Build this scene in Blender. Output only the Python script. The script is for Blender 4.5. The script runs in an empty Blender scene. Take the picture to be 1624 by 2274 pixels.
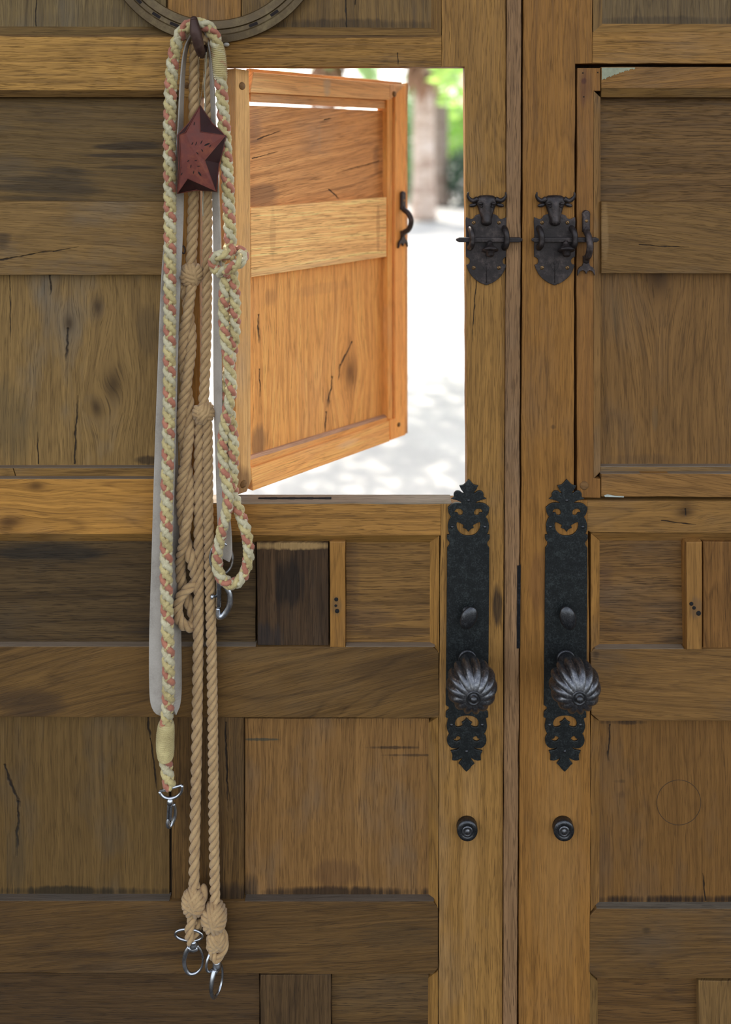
import bpy, bmesh, math, random
import numpy as np
from mathutils import Vector, Matrix, noise as mnoise

random.seed(7)
np.random.seed(7)
C = bpy.context.scene.collection
scn = bpy.context.scene
PI = math.pi

# ------------------------------------------------------------------ measures
S = 0.00065            # metres on the door face per unit of measure ("px")
DU = 1900.0            # camera distance from the door face in the same units
D = DU * S
U0, V0, ZC = 860.0, 318.0, 1.68


def P(u, v, d=0.0):
    """point of the place seen at (u, v) that lies d units behind the door face"""
    k = 1.0 + d / DU
    return Vector(((u - U0) * S * k, d * S, ZC - (v - V0) * S * k))


# ------------------------------------------------------------------ camera
cam = bpy.data.cameras.new('camera')
cam.sensor_fit = 'VERTICAL'
cam.sensor_height = 36.0
cam.sensor_width = 36.0
cam.lens = DU / 2274.0 * 36.0
cam.shift_x = (812.0 - U0) / 2274.0
cam.shift_y = -(1137.0 - V0) / 2274.0
cam.clip_start = 0.05
cam.dof.use_dof = True
cam.dof.focus_distance = D - 0.01
cam.dof.aperture_fstop = 2.0
cam_ob = bpy.data.objects.new('camera', cam)
cam_ob.location = (0, -D, ZC)
cam_ob.rotation_euler = (PI / 2, 0, 0)
C.objects.link(cam_ob)
scn.camera = cam_ob

# ------------------------------------------------------------------ world, sun, exposure
scn.view_settings.view_transform = 'Standard'
scn.view_settings.look = 'None'
scn.view_settings.gamma = 1.0
scn.view_settings.use_curve_mapping = False
scn.view_settings.exposure = 0.5

SUN_EL, SUN_AZ = 50.0, -30.0      # azimuth from +Y towards +X
world = bpy.data.worlds.new('world')
scn.world = world
world.use_nodes = True
wn = world.node_tree
bgn = wn.nodes['Background']
sky = wn.nodes.new('ShaderNodeTexSky')
sky.sky_type = 'NISHITA'
sky.sun_disc = False
sky.sun_elevation = math.radians(SUN_EL)
sky.sun_rotation = math.radians(SUN_AZ)
sky.air_density = 1.0
sky.dust_density = 2.5
sky.ozone_density = 1.0
hsv = wn.nodes.new('ShaderNodeHueSaturation')     # thin high haze: paler than a clear blue sky
hsv.inputs['Saturation'].default_value = 0.45
wn.links.new(sky.outputs[0], hsv.inputs['Color'])
wn.links.new(hsv.outputs[0], bgn.inputs[0])
bgn.inputs[1].default_value = 0.42

sun = bpy.data.lights.new('sun', 'SUN')
sun.energy = 5.0
sun.angle = math.radians(0.6)
sun.color = (1.0, 0.93, 0.82)
sun_ob = bpy.data.objects.new('sun', sun)
e, a = math.radians(SUN_EL), math.radians(SUN_AZ)
to_sun = Vector((math.sin(a) * math.cos(e), math.cos(a) * math.cos(e), math.sin(e)))
sun_ob.rotation_euler = to_sun.to_track_quat('Z', 'Y').to_euler()
sun_ob.location = to_sun * 30
C.objects.link(sun_ob)

# the daylight of the courtyard behind the camera is the same sky


# ------------------------------------------------------------------ node helpers
def lin(c):
    c = c / 255.0
    return c / 12.92 if c <= 0.04045 else ((c + 0.055) / 1.055) ** 2.4


def rgb(r, g, b, k=1.0):
    return (min(lin(r) * k, .95), min(lin(g) * k, .95), min(lin(b) * k, .95), 1.0)


class NT:
    def __init__(s, name):
        s.m = bpy.data.materials.new(name)
        s.m.use_nodes = True
        s.t = s.m.node_tree
        s.b = s.t.nodes['Principled BSDF']

    def n(s, typ, **kw):
        x = s.t.nodes.new(typ)
        for k, v in kw.items():
            setattr(x, k, v)
        return x

    def put(s, sock, v):
        if isinstance(v, bpy.types.NodeSocket):
            s.t.links.new(v, sock)
        elif v is not None:
            sock.default_value = v

    def math(s, op, a, b=None, c=None, clamp=False):
        x = s.n('ShaderNodeMath', operation=op)
        x.use_clamp = clamp
        s.put(x.inputs[0], a)
        s.put(x.inputs[1], b)
        s.put(x.inputs[2], c)
        return x.outputs[0]

    def noise(s, vec, scale=1.0, detail=2.0, rough=0.55, dist=0.0):
        x = s.n('ShaderNodeTexNoise')
        s.put(x.inputs['Vector'], vec)
        x.inputs['Scale'].default_value = scale
        x.inputs['Detail'].default_value = detail
        x.inputs['Roughness'].default_value = rough
        x.inputs['Distortion'].default_value = dist
        return x.outputs[0]

    def comb(s, a, b, c):
        x = s.n('ShaderNodeCombineXYZ')
        s.put(x.inputs[0], a)
        s.put(x.inputs[1], b)
        s.put(x.inputs[2], c)
        return x.outputs[0]

    def ramp(s, fac, stops):
        x = s.n('ShaderNodeValToRGB')
        s.put(x.inputs[0], fac)
        el = x.color_ramp.elements
        while len(el) < len(stops):
            el.new(0.5)
        for i, (p, c) in enumerate(stops):
            el[i].position = p
            el[i].color = c if len(c) == 4 else (*c, 1)
        return x.outputs[0]

    def map(s, v, a, b, c=0.0, d=1.0):
        x = s.n('ShaderNodeMapRange')
        s.put(x.inputs[0], v)
        for i, q in enumerate((a, b, c, d)):
            x.inputs[i + 1].default_value = q
        return x.outputs[0]

    def mix(s, f, a, b, typ='MIX'):
        x = s.n('ShaderNodeMix', data_type='RGBA', blend_type=typ)
        s.put(x.inputs[0], f)
        s.put(x.inputs[6], a)
        s.put(x.inputs[7], b)
        return x.outputs[2]

    def bump(s, h, strength=0.3, dist=0.001):
        x = s.n('ShaderNodeBump')
        x.inputs['Strength'].default_value = strength
        x.inputs['Distance'].default_value = dist
        s.put(x.inputs['Height'], h)
        s.t.links.new(x.outputs[0], s.b.inputs['Normal'])


GREY = lambda g: (g, g, g, 1)
_wseed = [0]
AL = 1.24   # overall reflectance scale of the timber


def wood(name, mid, axis='h', con=1.0, pores=0.6, rings=0.35, blotch=0.35, stain=(38, 30, 24), weather=0.25,
         tilt=0.0, knots=(), cracks=(), rough=0.62, marks=(), seed=None, freq=1.0):
    """old oak board; mid = (r,g,b) body colour, axis = grain direction; knots (x,z,r), cracks (x0,z0,x1,z1,w) in metres"""
    _wseed[0] += 1
    sd = seed if seed is not None else _wseed[0]
    rnd = random.Random(sd * 13 + 5)
    con *= 1.25
    rings *= .75
    mid = (mid[0], mid[1] * .978, mid[2] * .88)
    t = NT(name)
    tc = t.n('ShaderNodeTexCoord')
    sep0 = t.n('ShaderNodeSeparateXYZ')
    t.put(sep0.inputs[0], tc.outputs['Object'])
    X0, Y0, Z0 = sep0.outputs
    ang = (0.0 if axis == 'h' else PI / 2) + math.radians(tilt)
    ca, sa = math.cos(ang), math.sin(ang)
    gx = t.math('ADD', t.math('MULTIPLY', X0, ca), t.math('MULTIPLY', Z0, sa))       # along
    gz = t.math('SUBTRACT', t.math('MULTIPLY', Z0, ca), t.math('MULTIPLY', X0, sa))  # across
    gz = t.math('ADD', gz, t.math('MULTIPLY', Y0, 0.8))
    knotmask = None
    for (kx, kz, kr) in knots:
        al, ac = kx * ca + kz * sa, kz * ca - kx * sa
        da = t.math('MULTIPLY', t.math('SUBTRACT', gx, al), 0.55 / kr)
        dc = t.math('MULTIPLY', t.math('SUBTRACT', gz, ac), 1.0 / kr)
        r2 = t.math('ADD', t.math('MULTIPLY', da, da), t.math('MULTIPLY', dc, dc))
        g = t.math('POWER', 2.718, t.math('MULTIPLY', r2, -0.22))
        # grain flows round the knot
        gz = t.math('SUBTRACT', gz, t.math('MULTIPLY', t.math('MULTIPLY', t.math('SUBTRACT', gz, ac), 0.8), g))
        km = t.math('POWER', 2.718, t.math('MULTIPLY', r2, -1.6))
        knotmask = km if knotmask is None else t.math('MAXIMUM', knotmask, km)
    ox, oz = rnd.uniform(-50, 50), rnd.uniform(-50, 50)
    low = t.noise(t.comb(t.math('ADD', t.math('MULTIPLY', gx, 3.0), ox), oz, t.math('MULTIPLY', gz, 7.0)), 1, 2, .5)
    gz = t.math('ADD', gz, t.math('MULTIPLY', t.math('SUBTRACT', low, .5), 0.020))
    f = freq
    A = t.noise(t.comb(t.math('ADD', t.math('MULTIPLY', gx, 2.2), oz), 0.0, t.math('MULTIPLY', gz, 115 * f)), 1, 3, .6)
    B = t.noise(t.comb(t.math('ADD', t.math('MULTIPLY', gx, 9.0), ox), 3.3, t.math('MULTIPLY', gz, 520 * f)), 1, 3, .65)
    Cn = t.noise(t.comb(t.math('ADD', t.math('MULTIPLY', gx, 34.0), ox), 7.7, t.math('MULTIPLY', gz, 1000)), 1, 2, .6)
    R = t.noise(t.comb(t.math('ADD', t.math('MULTIPLY', gx, 1.5), ox), oz, t.math('MULTIPLY', gz, 15.0)), 1, 1.5, .45)
    ringv = t.math('FRACT', t.math('MULTIPLY', R, 15.0))
    ring = t.ramp(ringv, [(0, GREY(.42)), (.7, GREY(.62)), (.9, GREY(.18)), (1.0, GREY(.42))])
    bl = t.noise(t.comb(t.math('ADD', t.math('MULTIPLY', gx, 4.5), oz), ox, t.math('MULTIPLY', gz, 10.0)), 1, 4, .62)
    fac = t.math('ADD', t.math('MULTIPLY', A, .50), t.math('MULTIPLY', B, .50))
    fac = t.math('ADD', t.math('MULTIPLY', fac, 1 - rings), t.math('MULTIPLY', ring, rings))
    fac = t.math('ADD', .5, t.math('MULTIPLY', t.math('SUBTRACT', fac, .5), 1.15 * con))
    r_, g_, b_ = mid
    dk = rgb(r_ * .60, g_ * .565, b_ * .52, AL)
    md = rgb(r_, g_, b_, AL)
    lt = rgb(min(r_ * 1.25, 255), min(g_ * 1.27, 255), min(b_ * 1.32, 255), AL)
    col = t.ramp(fac, [(.2, dk), (.5, md), (.82, lt)])
    # weathered grey patches
    wmask = t.map(bl, .52, .72, 0.0, weather)
    gm = (r_ * .299 + g_ * .587 + b_ * .114)
    col = t.mix(wmask, col, rgb(gm * .98, gm * .93, gm * .83, AL))
    # dark stain patches along the grain
    bl2 = t.noise(t.comb(t.math('ADD', t.math('MULTIPLY', gx, 3.6), ox + 9), 1.0, t.math('MULTIPLY', gz, 16.0)), 1, 5, .66)
    smask = t.map(bl2, .53, .76, 0.0, blotch)
    col = t.mix(smask, col, rgb(*stain, AL))
    # open pores
    pm = t.map(Cn, .555, .66, 0.0, min(1.0, pores * .85))
    pm = t.math('MULTIPLY', pm, t.map(B, .35, .65, .35, 1.0))
    col = t.mix(pm, col, rgb(r_ * .36, g_ * .32, b_ * .30, AL))
    height = t.math('SUBTRACT', t.math('MULTIPLY', B, .6), t.math('MULTIPLY', pm, .8))
    if knotmask is not None:
        col = t.mix(t.math('MULTIPLY', knotmask, .8), col, rgb(r_ * .42, g_ * .38, b_ * .36, AL))
    for (x0, z0, x1, z1, w) in cracks:
        dx, dz = x1 - x0, z1 - z0
        L2 = dx * dx + dz * dz
        wx = t.math('MULTIPLY', t.math('SUBTRACT', t.noise(t.comb(t.math('MULTIPLY', X0, 22), ox, t.math('MULTIPLY', Z0, 22)), 1, 3, .7), .5), w * 7.0)
        px = t.math('ADD', t.math('SUBTRACT', X0, x0), t.math('MULTIPLY', wx, abs(dz) / math.sqrt(L2)))
        pz = t.math('ADD', t.math('SUBTRACT', Z0, z0), t.math('MULTIPLY', wx, abs(dx) / math.sqrt(L2)))
        h = t.math('DIVIDE', t.math('ADD', t.math('MULTIPLY', px, dx), t.math('MULTIPLY', pz, dz)), L2, clamp=True)
        ex = t.math('SUBTRACT', px, t.math('MULTIPLY', h, dx))
        ez = t.math('SUBTRACT', pz, t.math('MULTIPLY', h, dz))
        wob = t.math('MULTIPLY', t.math('SUBTRACT', t.noise(t.comb(t.math('MULTIPLY', px, 60), 0.0, t.math('MULTIPLY', pz, 60)), 1, 3, .6), .5), w * 2.4)
        dd = t.math('SQRT', t.math('ADD', t.math('MULTIPLY', ex, ex), t.math('MULTIPLY', ez, ez)))
        dd = t.math('ADD', dd, wob)
        taper = t.math('SUBTRACT', 1.1, h)
        msk = t.map(dd, w * .25, w * 1.0, .92, 0.0)
        msk = t.math('MULTIPLY', msk, t.map(t.math('SUBTRACT', 1.0, h), 0.0, .25, .25, 1.0))
        col = t.mix(msk, col, rgb(26, 20, 16, AL))
        height = t.math('SUBTRACT', height, t.math('MULTIPLY', msk, 2.0))
    # soft stains and paint marks: (x, z, rx, rz, colour, amount)
    for (mx, mz, rx, rz, mc, amt) in marks:
        qx = t.math('DIVIDE', t.math('SUBTRACT', X0, mx), rx)
        qz = t.math('DIVIDE', t.math('SUBTRACT', Z0, mz), rz)
        rr = t.math('ADD', t.math('MULTIPLY', qx, qx), t.math('MULTIPLY', qz, qz))
        rr = t.math('ADD', rr, t.math('MULTIPLY', t.math('SUBTRACT', bl, .5), 4.0))
        rr = t.math('ADD', rr, t.math('MULTIPLY', t.math('SUBTRACT', A, .5), 2.4))
        col = t.mix(t.map(rr, .25, 1.15, amt, 0.0), col, rgb(*mc, AL))
    t.put(t.b.inputs['Base Color'], col)
    t.put(t.b.inputs['Roughness'], t.map(B, .3, .7, rough - .1, rough + .14))
    t.b.inputs['Specular IOR Level'].default_value = 0.22
    t.bump(height, .8, .0011)
    return t.m


def iron(name, col, metallic=.75, rough=.5, mott=.5, bumps=.25, sc=180, col2=None):
    t = NT(name)
    tc = t.n('ShaderNodeTexCoord')
    n1 = t.noise(tc.outputs['Object'], sc, 5, .7)
    n2 = t.noise(tc.outputs['Object'], sc * .22, 3, .6)
    f = t.math('ADD', t.math('MULTIPLY', n1, .6), t.math('MULTIPLY', n2, .4))
    c2 = col2 if col2 else tuple(min(255, c * 1.9 + 8) for c in col)
    t.put(t.b.inputs['Base Color'], t.ramp(f, [(.38, rgb(*col)), (.5, rgb(*[c * (1 + mott * .3) for c in col])), (.7, rgb(*c2))]))
    t.b.inputs['Metallic'].default_value = metallic
    t.put(t.b.inputs['Roughness'], t.map(n1, .3, .7, rough - .1, rough + .15))
    t.bump(n1, bumps, .0008)
    return t.m


def cloth(name, col, col2, sc=900, rough=.9, bumps=.5, sheen=.2):
    t = NT(name)
    tc = t.n('ShaderNodeTexCoord')
    n1 = t.noise(tc.outputs['Object'], sc, 3, .6)
    n2 = t.noise(tc.outputs['Object'], sc * .05, 3, .6)
    f = t.math('ADD', t.math('MULTIPLY', n1, .5), t.math('MULTIPLY', n2, .5))
    t.put(t.b.inputs['Base Color'], t.ramp(f, [(.33, rgb(*col2)), (.62, rgb(*col))]))
    t.b.inputs['Roughness'].default_value = rough
    t.b.inputs['Sheen Weight'].default_value = sheen
    t.bump(n1, bumps, .0007)
    return t.m


def simple(name, col, rough=.6, metallic=0.0, k=1.0, emis=None):
    t = NT(name)
    tc = t.n('ShaderNodeTexCoord')
    n1 = t.noise(tc.outputs['Object'], 120, 3, .6)
    t.put(t.b.inputs['Base Color'], t.ramp(n1, [(.3, rgb(*[c * .85 for c in col], k)), (.7, rgb(*col, k))]))
    t.b.inputs['Roughness'].default_value = rough
    t.b.inputs['Metallic'].default_value = metallic
    return t.m


# ------------------------------------------------------------------ object helpers
def tag(o, label=None, cat=None, group=None, kind=None):
    if label:
        o['label'] = label
    if cat:
        o['category'] = cat
    if group:
        o['group'] = group
    if kind:
        o['kind'] = kind
    return o


def empty(name, loc=(0, 0, 0), rz=0.0):
    o = bpy.data.objects.new(name, None)
    o.empty_display_size = .05
    o.location = loc
    o.rotation_euler = (0, 0, rz)
    C.objects.link(o)
    return o


def link(name, me, mat=None, parent=None):
    o = bpy.data.objects.new(name, me)
    if mat is not None:
        me.materials.append(mat)
    C.objects.link(o)
    if parent is not None:
        o.parent = parent
        # vertices are given in world space: undo the parent's placement
        if parent.location.length > 0 and parent.get('local') is None:
            if parent.parent is None:
                o.location = -parent.location
    return o


def under(o, parent):
    """parent o keeping its world placement (no rotated parents here)"""
    o.parent = parent
    return o


class MB:
    """collects vertices and faces"""

    def __init__(s):
        s.v, s.f, s.sm = [], [], []

    def add(s, vs, fs, smooth=True):
        b = len(s.v)
        s.v += [tuple(x) for x in vs]
        s.f += [tuple(i + b for i in f) for f in fs]
        s.sm += [smooth] * len(fs)
        return s

    def tube(s, pts, r, n=8, closed=False, cap=True, squash=None, up=None):
        pts = np.asarray(pts, float)
        m = len(pts)
        rr = np.full(m, r) if np.isscalar(r) else np.asarray(r, float)
        T, N, B = frames(pts, closed, up)
        an = np.linspace(0, 2 * PI, n, endpoint=False)
        ca, sa = np.cos(an), np.sin(an)
        q = 1.0 if squash is None else squash
        ring = pts[:, None, :] + rr[:, None, None] * (ca[None, :, None] * N[:, None, :] + q * sa[None, :, None] * B[:, None, :])
        vs = ring.reshape(-1, 3)
        fs = []
        mm = m if closed else m - 1
        for i in range(mm):
            j = (i + 1) % m
            for k in range(n):
                l = (k + 1) % n
                fs.append((i * n + k, i * n + l, j * n + l, j * n + k))
        if cap and not closed:
            fs.append(tuple(range(n - 1, -1, -1)))
            fs.append(tuple((m - 1) * n + k for k in range(n)))
        return s.add(vs, fs)

    def lathe(s, prof, origin, axis, n=24):
        """prof: list of (radius, along) ; axis unit vector"""
        axis = Vector(axis).normalized()
        a = axis.orthogonal().normalized()
        b = axis.cross(a)
        vs, fs = [], []
        for (r, h) in prof:
            for k in range(n):
                t = 2 * PI * k / n
                vs.append(Vector(origin) + axis * h + (a * math.cos(t) + b * math.sin(t)) * r)
        for i in range(len(prof) - 1):
            for k in range(n):
                l = (k + 1) % n
                fs.append((i * n + k, i * n + l, (i + 1) * n + l, (i + 1) * n + k))
        fs.append(tuple(range(n - 1, -1, -1)))
        fs.append(tuple((len(prof) - 1) * n + k for k in range(n)))
        return s.add(vs, fs)

    def box(s, c, hx, hy, hz, M=None):
        vs = []
        for x in (-1, 1):
            for y in (-1, 1):
                for z in (-1, 1):
                    p = Vector((x * hx, y * hy, z * hz))
                    if M is not None:
                        p = M @ p
                    vs.append(Vector(c) + p)
        fs = [(0, 1, 3, 2), (4, 6, 7, 5), (0, 4, 5, 1), (2, 3, 7, 6), (0, 2, 6, 4), (1, 5, 7, 3)]
        return s.add(vs, fs, False)

    def ball(s, c, rx, ry, rz, nu=16, nv=10, M=None):
        vs, fs = [], []
        for i in range(nv + 1):
            th = PI * i / nv
            for k in range(nu):
                ph = 2 * PI * k / nu
                p = Vector((rx * math.sin(th) * math.cos(ph), ry * math.sin(th) * math.sin(ph), rz * math.cos(th)))
                if M is not None:
                    p = M @ p
                vs.append(Vector(c) + p)
        for i in range(nv):
            for k in range(nu):
                l = (k + 1) % nu
                fs.append((i * nu + k, (i + 1) * nu + k, (i + 1) * nu + l, i * nu + l))
        return s.add(vs, fs)

    def build(s, name, mat=None, parent=None, bevel=0.0, weld=True, fix=True):
        me = bpy.data.meshes.new(name)
        me.from_pydata(s.v, [], s.f)
        me.polygons.foreach_set('use_smooth', s.sm)
        if fix:
            bm = bmesh.new()
            bm.from_mesh(me)
            if weld:
                bmesh.ops.remove_doubles(bm, verts=bm.verts, dist=1e-6)
            bmesh.ops.recalc_face_normals(bm, faces=bm.faces)
            if bevel:
                ed = [e for e in bm.edges if len(e.link_faces) == 2 and e.calc_face_angle(0) > .6]
                bmesh.ops.bevel(bm, geom=ed, offset=bevel, segments=2, affect='EDGES', profile=.6, clamp_overlap=True)
            bm.to_mesh(me)
            bm.free()
        return link(name, me, mat, parent)


def frames(pts, closed=False, up=None):
    pts = np.asarray(pts, float)
    m = len(pts)
    if closed:
        T = np.roll(pts, -1, 0) - np.roll(pts, 1, 0)
    else:
        T = np.gradient(pts, axis=0)
    T /= np.maximum(np.linalg.norm(T, axis=1, keepdims=True), 1e-12)
    N = np.zeros_like(T)
    n0 = np.array(up if up is not None else (0, -1, 0), float)
    if abs(np.dot(n0, T[0])) > .95:
        n0 = np.array((1, 0, 0), float)
    n0 = n0 - T[0] * np.dot(n0, T[0])
    N[0] = n0 / np.linalg.norm(n0)
    for i in range(1, m):
        v = N[i - 1] - T[i] * np.dot(N[i - 1], T[i])
        N[i] = v / max(np.linalg.norm(v), 1e-12)
    B = np.cross(T, N)
    return T, N, B


def spline(keys, step, closed=False):
    """Catmull-Rom through keys (n,k) resampled at about `step` arc length of the first three columns"""
    K = np.asarray(keys, float)
    n = len(K)
    out = []
    rng = n if closed else n - 1
    for i in range(rng):
        p1, p2 = K[i], K[(i + 1) % n]
        p0 = K[i - 1] if (closed or i > 0) else 2 * p1 - p2
        p3 = K[(i + 2) % n] if (closed or i + 2 < n) else 2 * p2 - p1
        t = np.linspace(0, 1, 24, endpoint=False)[:, None]
        out.append(.5 * ((2 * p1) + (-p0 + p2) * t + (2 * p0 - 5 * p1 + 4 * p2 - p3) * t ** 2 + (-p0 + 3 * p1 - 3 * p2 + p3) * t ** 3))
    if not closed:
        out.append(K[-1][None])
    Q = np.concatenate(out)
    if closed:
        Q = np.concatenate([Q, Q[:1]])
    L = np.concatenate([[0], np.cumsum(np.linalg.norm(np.diff(Q[:, :3], axis=0), axis=1))])
    m = max(3, int(round(L[-1] / step)) + 1)
    s = np.linspace(0, L[-1], m)
    R = np.stack([np.interp(s, L, Q[:, j]) for j in range(Q.shape[1])], 1)
    return R[:-1] if closed else R


def uvd(keys):
    return [tuple(P(*k[:3])) + tuple(k[3:]) for k in keys]


def jag(pts, amp, step=45.0, seed=0):
    """subdivide long polygon edges and let them wander slightly, as hand-cut boards do"""
    out = []
    n = len(pts)
    for i in range(n):
        a, b = pts[i], pts[(i + 1) % n]
        L = math.hypot(b[0] - a[0], b[1] - a[1])
        m = max(1, int(L / step))
        nx, ny = -(b[1] - a[1]) / max(L, 1e-6), (b[0] - a[0]) / max(L, 1e-6)
        for k in range(m):
            t = k / m
            w = 0.0
            if 0 < k < m:
                w = amp * mnoise.noise(Vector((a[0] * .31 + seed * 7.7 + t * L * .012, i * 3.1, a[1] * .17))) * 2
            out.append((a[0] + (b[0] - a[0]) * t + nx * w, a[1] + (b[1] - a[1]) * t + ny * w))
    return out


_bs = [0]


def board(name, pts, d, th, mat, parent, bev=1.2, amp=0.7, tol=None):
    """flat-faced board: pts (u,v) on its front face, which lies d behind the door face"""
    _bs[0] += 1
    if len(pts) == 2:
        (u0, v0), (u1, v1) = pts
        pts = [(u0, v0), (u1, v0), (u1, v1), (u0, v1)]
    pts = jag(pts, amp, 45, _bs[0])
    f = [P(u, v, d) for u, v in pts]
    n = len(f)
    bm = bmesh.new()
    fv = [bm.verts.new(p) for p in f]
    bv = [bm.verts.new((p.x, p.y + th * S, p.z)) for p in f]
    ff = bm.faces.new(fv)
    bm.faces.new(list(reversed(bv)))
    for i in range(n):
        j = (i + 1) % n
        bm.faces.new((fv[j], fv[i], bv[i], bv[j]))
    bmesh.ops.recalc_face_normals(bm, faces=bm.faces)
    if bev:
        ed = [e for e in ff.edges]
        bmesh.ops.bevel(bm, geom=ed, offset=bev * S, segments=2, affect='EDGES', profile=.5, clamp_overlap=True)
    me = bpy.data.meshes.new(name)
    bm.to_mesh(me)
    bm.free()
    return link(name, me, mat, parent)


def slope(name, pts, back, mat, parent, bev=0.0):
    """moulding strip: front polygon of (u,v,d) points, square back at depth `back`"""
    f = [P(*p) for p in pts]
    n = len(f)
    yb = back * S
    bm = bmesh.new()
    fv = [bm.verts.new(p) for p in f]
    bv = [bm.verts.new((p.x, yb, p.z)) for p in f]
    ff = bm.faces.new(fv)
    bm.faces.new(list(reversed(bv)))
    for i in range(n):
        j = (i + 1) % n
        bm.faces.new((fv[j], fv[i], bv[i], bv[j]))
    bmesh.ops.recalc_face_normals(bm, faces=bm.faces)
    if bev:
        bmesh.ops.bevel(bm, geom=list(ff.edges), offset=bev * S, segments=2, affect='EDGES', profile=.5, clamp_overlap=True)
    me = bpy.data.meshes.new(name)
    bm.to_mesh(me)
    bm.free()
    return link(name, me, mat, parent)


def ledge(name, u0, u1, v, d0, d1_, mat, parent, lift=1.2):
    """dusty flat top of a rail: from depth d0 back to depth d1_"""
    a_, b_ = P(u0, v, d0), P(u1, v, d0)
    y0, y1 = (d0 + .5) * S, (d1_ + 4) * S
    m_ = MB().box(((a_.x + b_.x) / 2, (y0 + y1) / 2, a_.z + lift * .5 * S), (b_.x - a_.x) / 2, (y1 - y0) / 2, lift * .5 * S)
    return m_.build(name, mat, parent)


def XZ(u, v, d=0):
    p = P(u, v, d)
    return p.x, p.z


def crack(u0, v0, u1, v1, w, d=0):
    a, b = XZ(u0, v0, d), XZ(u1, v1, d)
    return (a[0], a[1], b[0], b[1], w * S)


def knot(u, v, r, d=0):
    a = XZ(u, v, d)
    return (a[0], a[1], r * S)


def mark(u, v, ru, rv, col, amt, d=0):
    a = XZ(u, v, d)
    return (a[0], a[1], ru * S, rv * S, col, amt)


DK = (34, 27, 22)

# ================================================================== THE SETTING
PD = 17      # panel recess
PU = 30      # deeper recess of the upper panels
TH = 45      # leaf thickness
UL, UR, VT, VB = -260, 2540, -420, 2898

m_plaster = simple('plaster_wall', (176, 164, 146), .9)
m_floor = simple('floor_stone', (66, 60, 54), .85)
m_overhang = simple('overhang_wood', (96, 74, 50), .85)


def boxobj(name, x0, x1, y0, y1, z0, z1, mat, kind='structure', parent=None):
    b = MB().box(((x0 + x1) / 2, (y0 + y1) / 2, (z0 + z1) / 2), (x1 - x0) / 2, (y1 - y0) / 2, (z1 - z0) / 2)
    o = b.build(name, mat, parent)
    if kind:
        o['kind'] = kind
    return o


xl, xr = P(UL, 0).x, P(UR, 0).x
zt = P(0, VT).z
boxobj('wall_left', xl - 2.4, xl, -.05, .25, 0, 3.1, m_plaster)
boxobj('wall_right', xr, xr + 2.4, -.05, .25, 0, 3.1, m_plaster)
boxobj('wall_top', xl, xr, -.05, .25, zt, 3.1, m_plaster)
boxobj('floor', -4.2, 4.2, -5.2, .06, -.12, 0, m_floor)
boxobj('unseen_overhang', -4.2, 4.2, -.7, .4, 3.1, 3.25, m_overhang)  # unseen porch overhang added to limit the skylight on the doors


def ground_mat():
    t = NT('pale_gravel')
    tc = t.n('ShaderNodeTexCoord')
    n1 = t.noise(tc.outputs['Object'], 1.6, 4, .6)
    n2 = t.noise(tc.outputs['Object'], 40, 4, .7)
    f = t.math('ADD', t.math('MULTIPLY', n1, .6), t.math('MULTIPLY', n2, .4))
    t.put(t.b.inputs['Base Color'], t.ramp(f, [(.3, rgb(146, 142, 138)), (.7, rgb(178, 174, 168))]))
    t.b.inputs['Roughness'].default_value = .95
    t.bump(n2, .5, .01)
    return t.m


boxobj('ground', -45, 45, .061, 75, -.2, -.02, ground_mat())

# ------------------------------------------------------------------ left leaf
door_1 = tag(empty('door_1'), kind='structure')
d1 = door_1


def B1(n, p, d, th, m, **k):
    return board(n, p, d, th, m, d1, **k)


W = wood
# lock stile
B1('stile', [(981, VT), (1126, VT), (1122, 700), (1119, 1300), (1114, VB), (973, VB), (975, 1700), (979, 1119), (1037, 1119), (1036, 700),
             (1032, 148), (981, 148)], 0, TH,
   W('oak_lock_stile', (132, 97, 53), 'v', con=.8, pores=.8, rings=.25, blotch=.18, weather=.25,
     marks=[mark(1106, 1345, 10, 46, DK, .8), mark(1045, 1850, 20, 420, (146, 110, 66), 0.35)],
     cracks=[crack(1058, 620, 1050, 760, 1.4)]))
# edge strip of the lock stile
B1('edge_strip', [(1128, VT), (1159, VT), (1154, 1250), (1145, VB), (1116, VB), (1123, 1000)], -7, 40,
   W('oak_edge_strip', (122, 93, 68), 'v', con=.8, pores=1.0, rings=.15, blotch=.1, weather=.2, freq=.8), bev=2)
board('rebate', [(1110, VT), (1180, VT), (1172, VB), (1106, VB)], 34, 12, W('oak_rebate', (60, 42, 26), 'v'), d1)
slope('lock_face', [(1149, 1256, -8), (1157, 1256, -8), (1155, 1440, -8), (1148, 1440, -8)], 20, iron('lock_face_steel', (34, 34, 36), .7, .4, .3, .1), d1)
# top panel boards
cm = (103, 82, 54)
B1('panel', [(UL, VT), (369, VT), (369, 60), (UL, 60)], PD, 18, W('oak_top_panel_left', (104, 86, 58), 'v', blotch=.3, weather=.5,
   cracks=[crack(80, 58, 82, -40, 1.6, PD)], marks=[mark(200, 45, 180, 26, (70, 58, 42), 0.22, PD)]))
B1('panel', [(372, VT), (534, VT), (534, 62), (372, 62)], PD - 3, 18, W('oak_top_panel_middle', (128, 92, 50), 'v', blotch=.2))
B1('panel', [(537, VT), (962, VT), (962, 64), (537, 64)], PD, 18, W('oak_top_panel_right', (106, 82, 50), 'v', blotch=.4, weather=.3,
   cracks=[crack(770, 60, 766, -60, 2.0, PD), crack(790, 10, 792, -80, 1.2, PD)], marks=[mark(760, 56, 320, 14, DK, .5, PD)]))
slope('moulding', [(UL, 58, PD), (480, 60, PD), (480, 78, 0), (UL, 76, 0)], 40, W('oak_moulding_top_left', (98, 76, 45), 'h'), d1)
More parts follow.
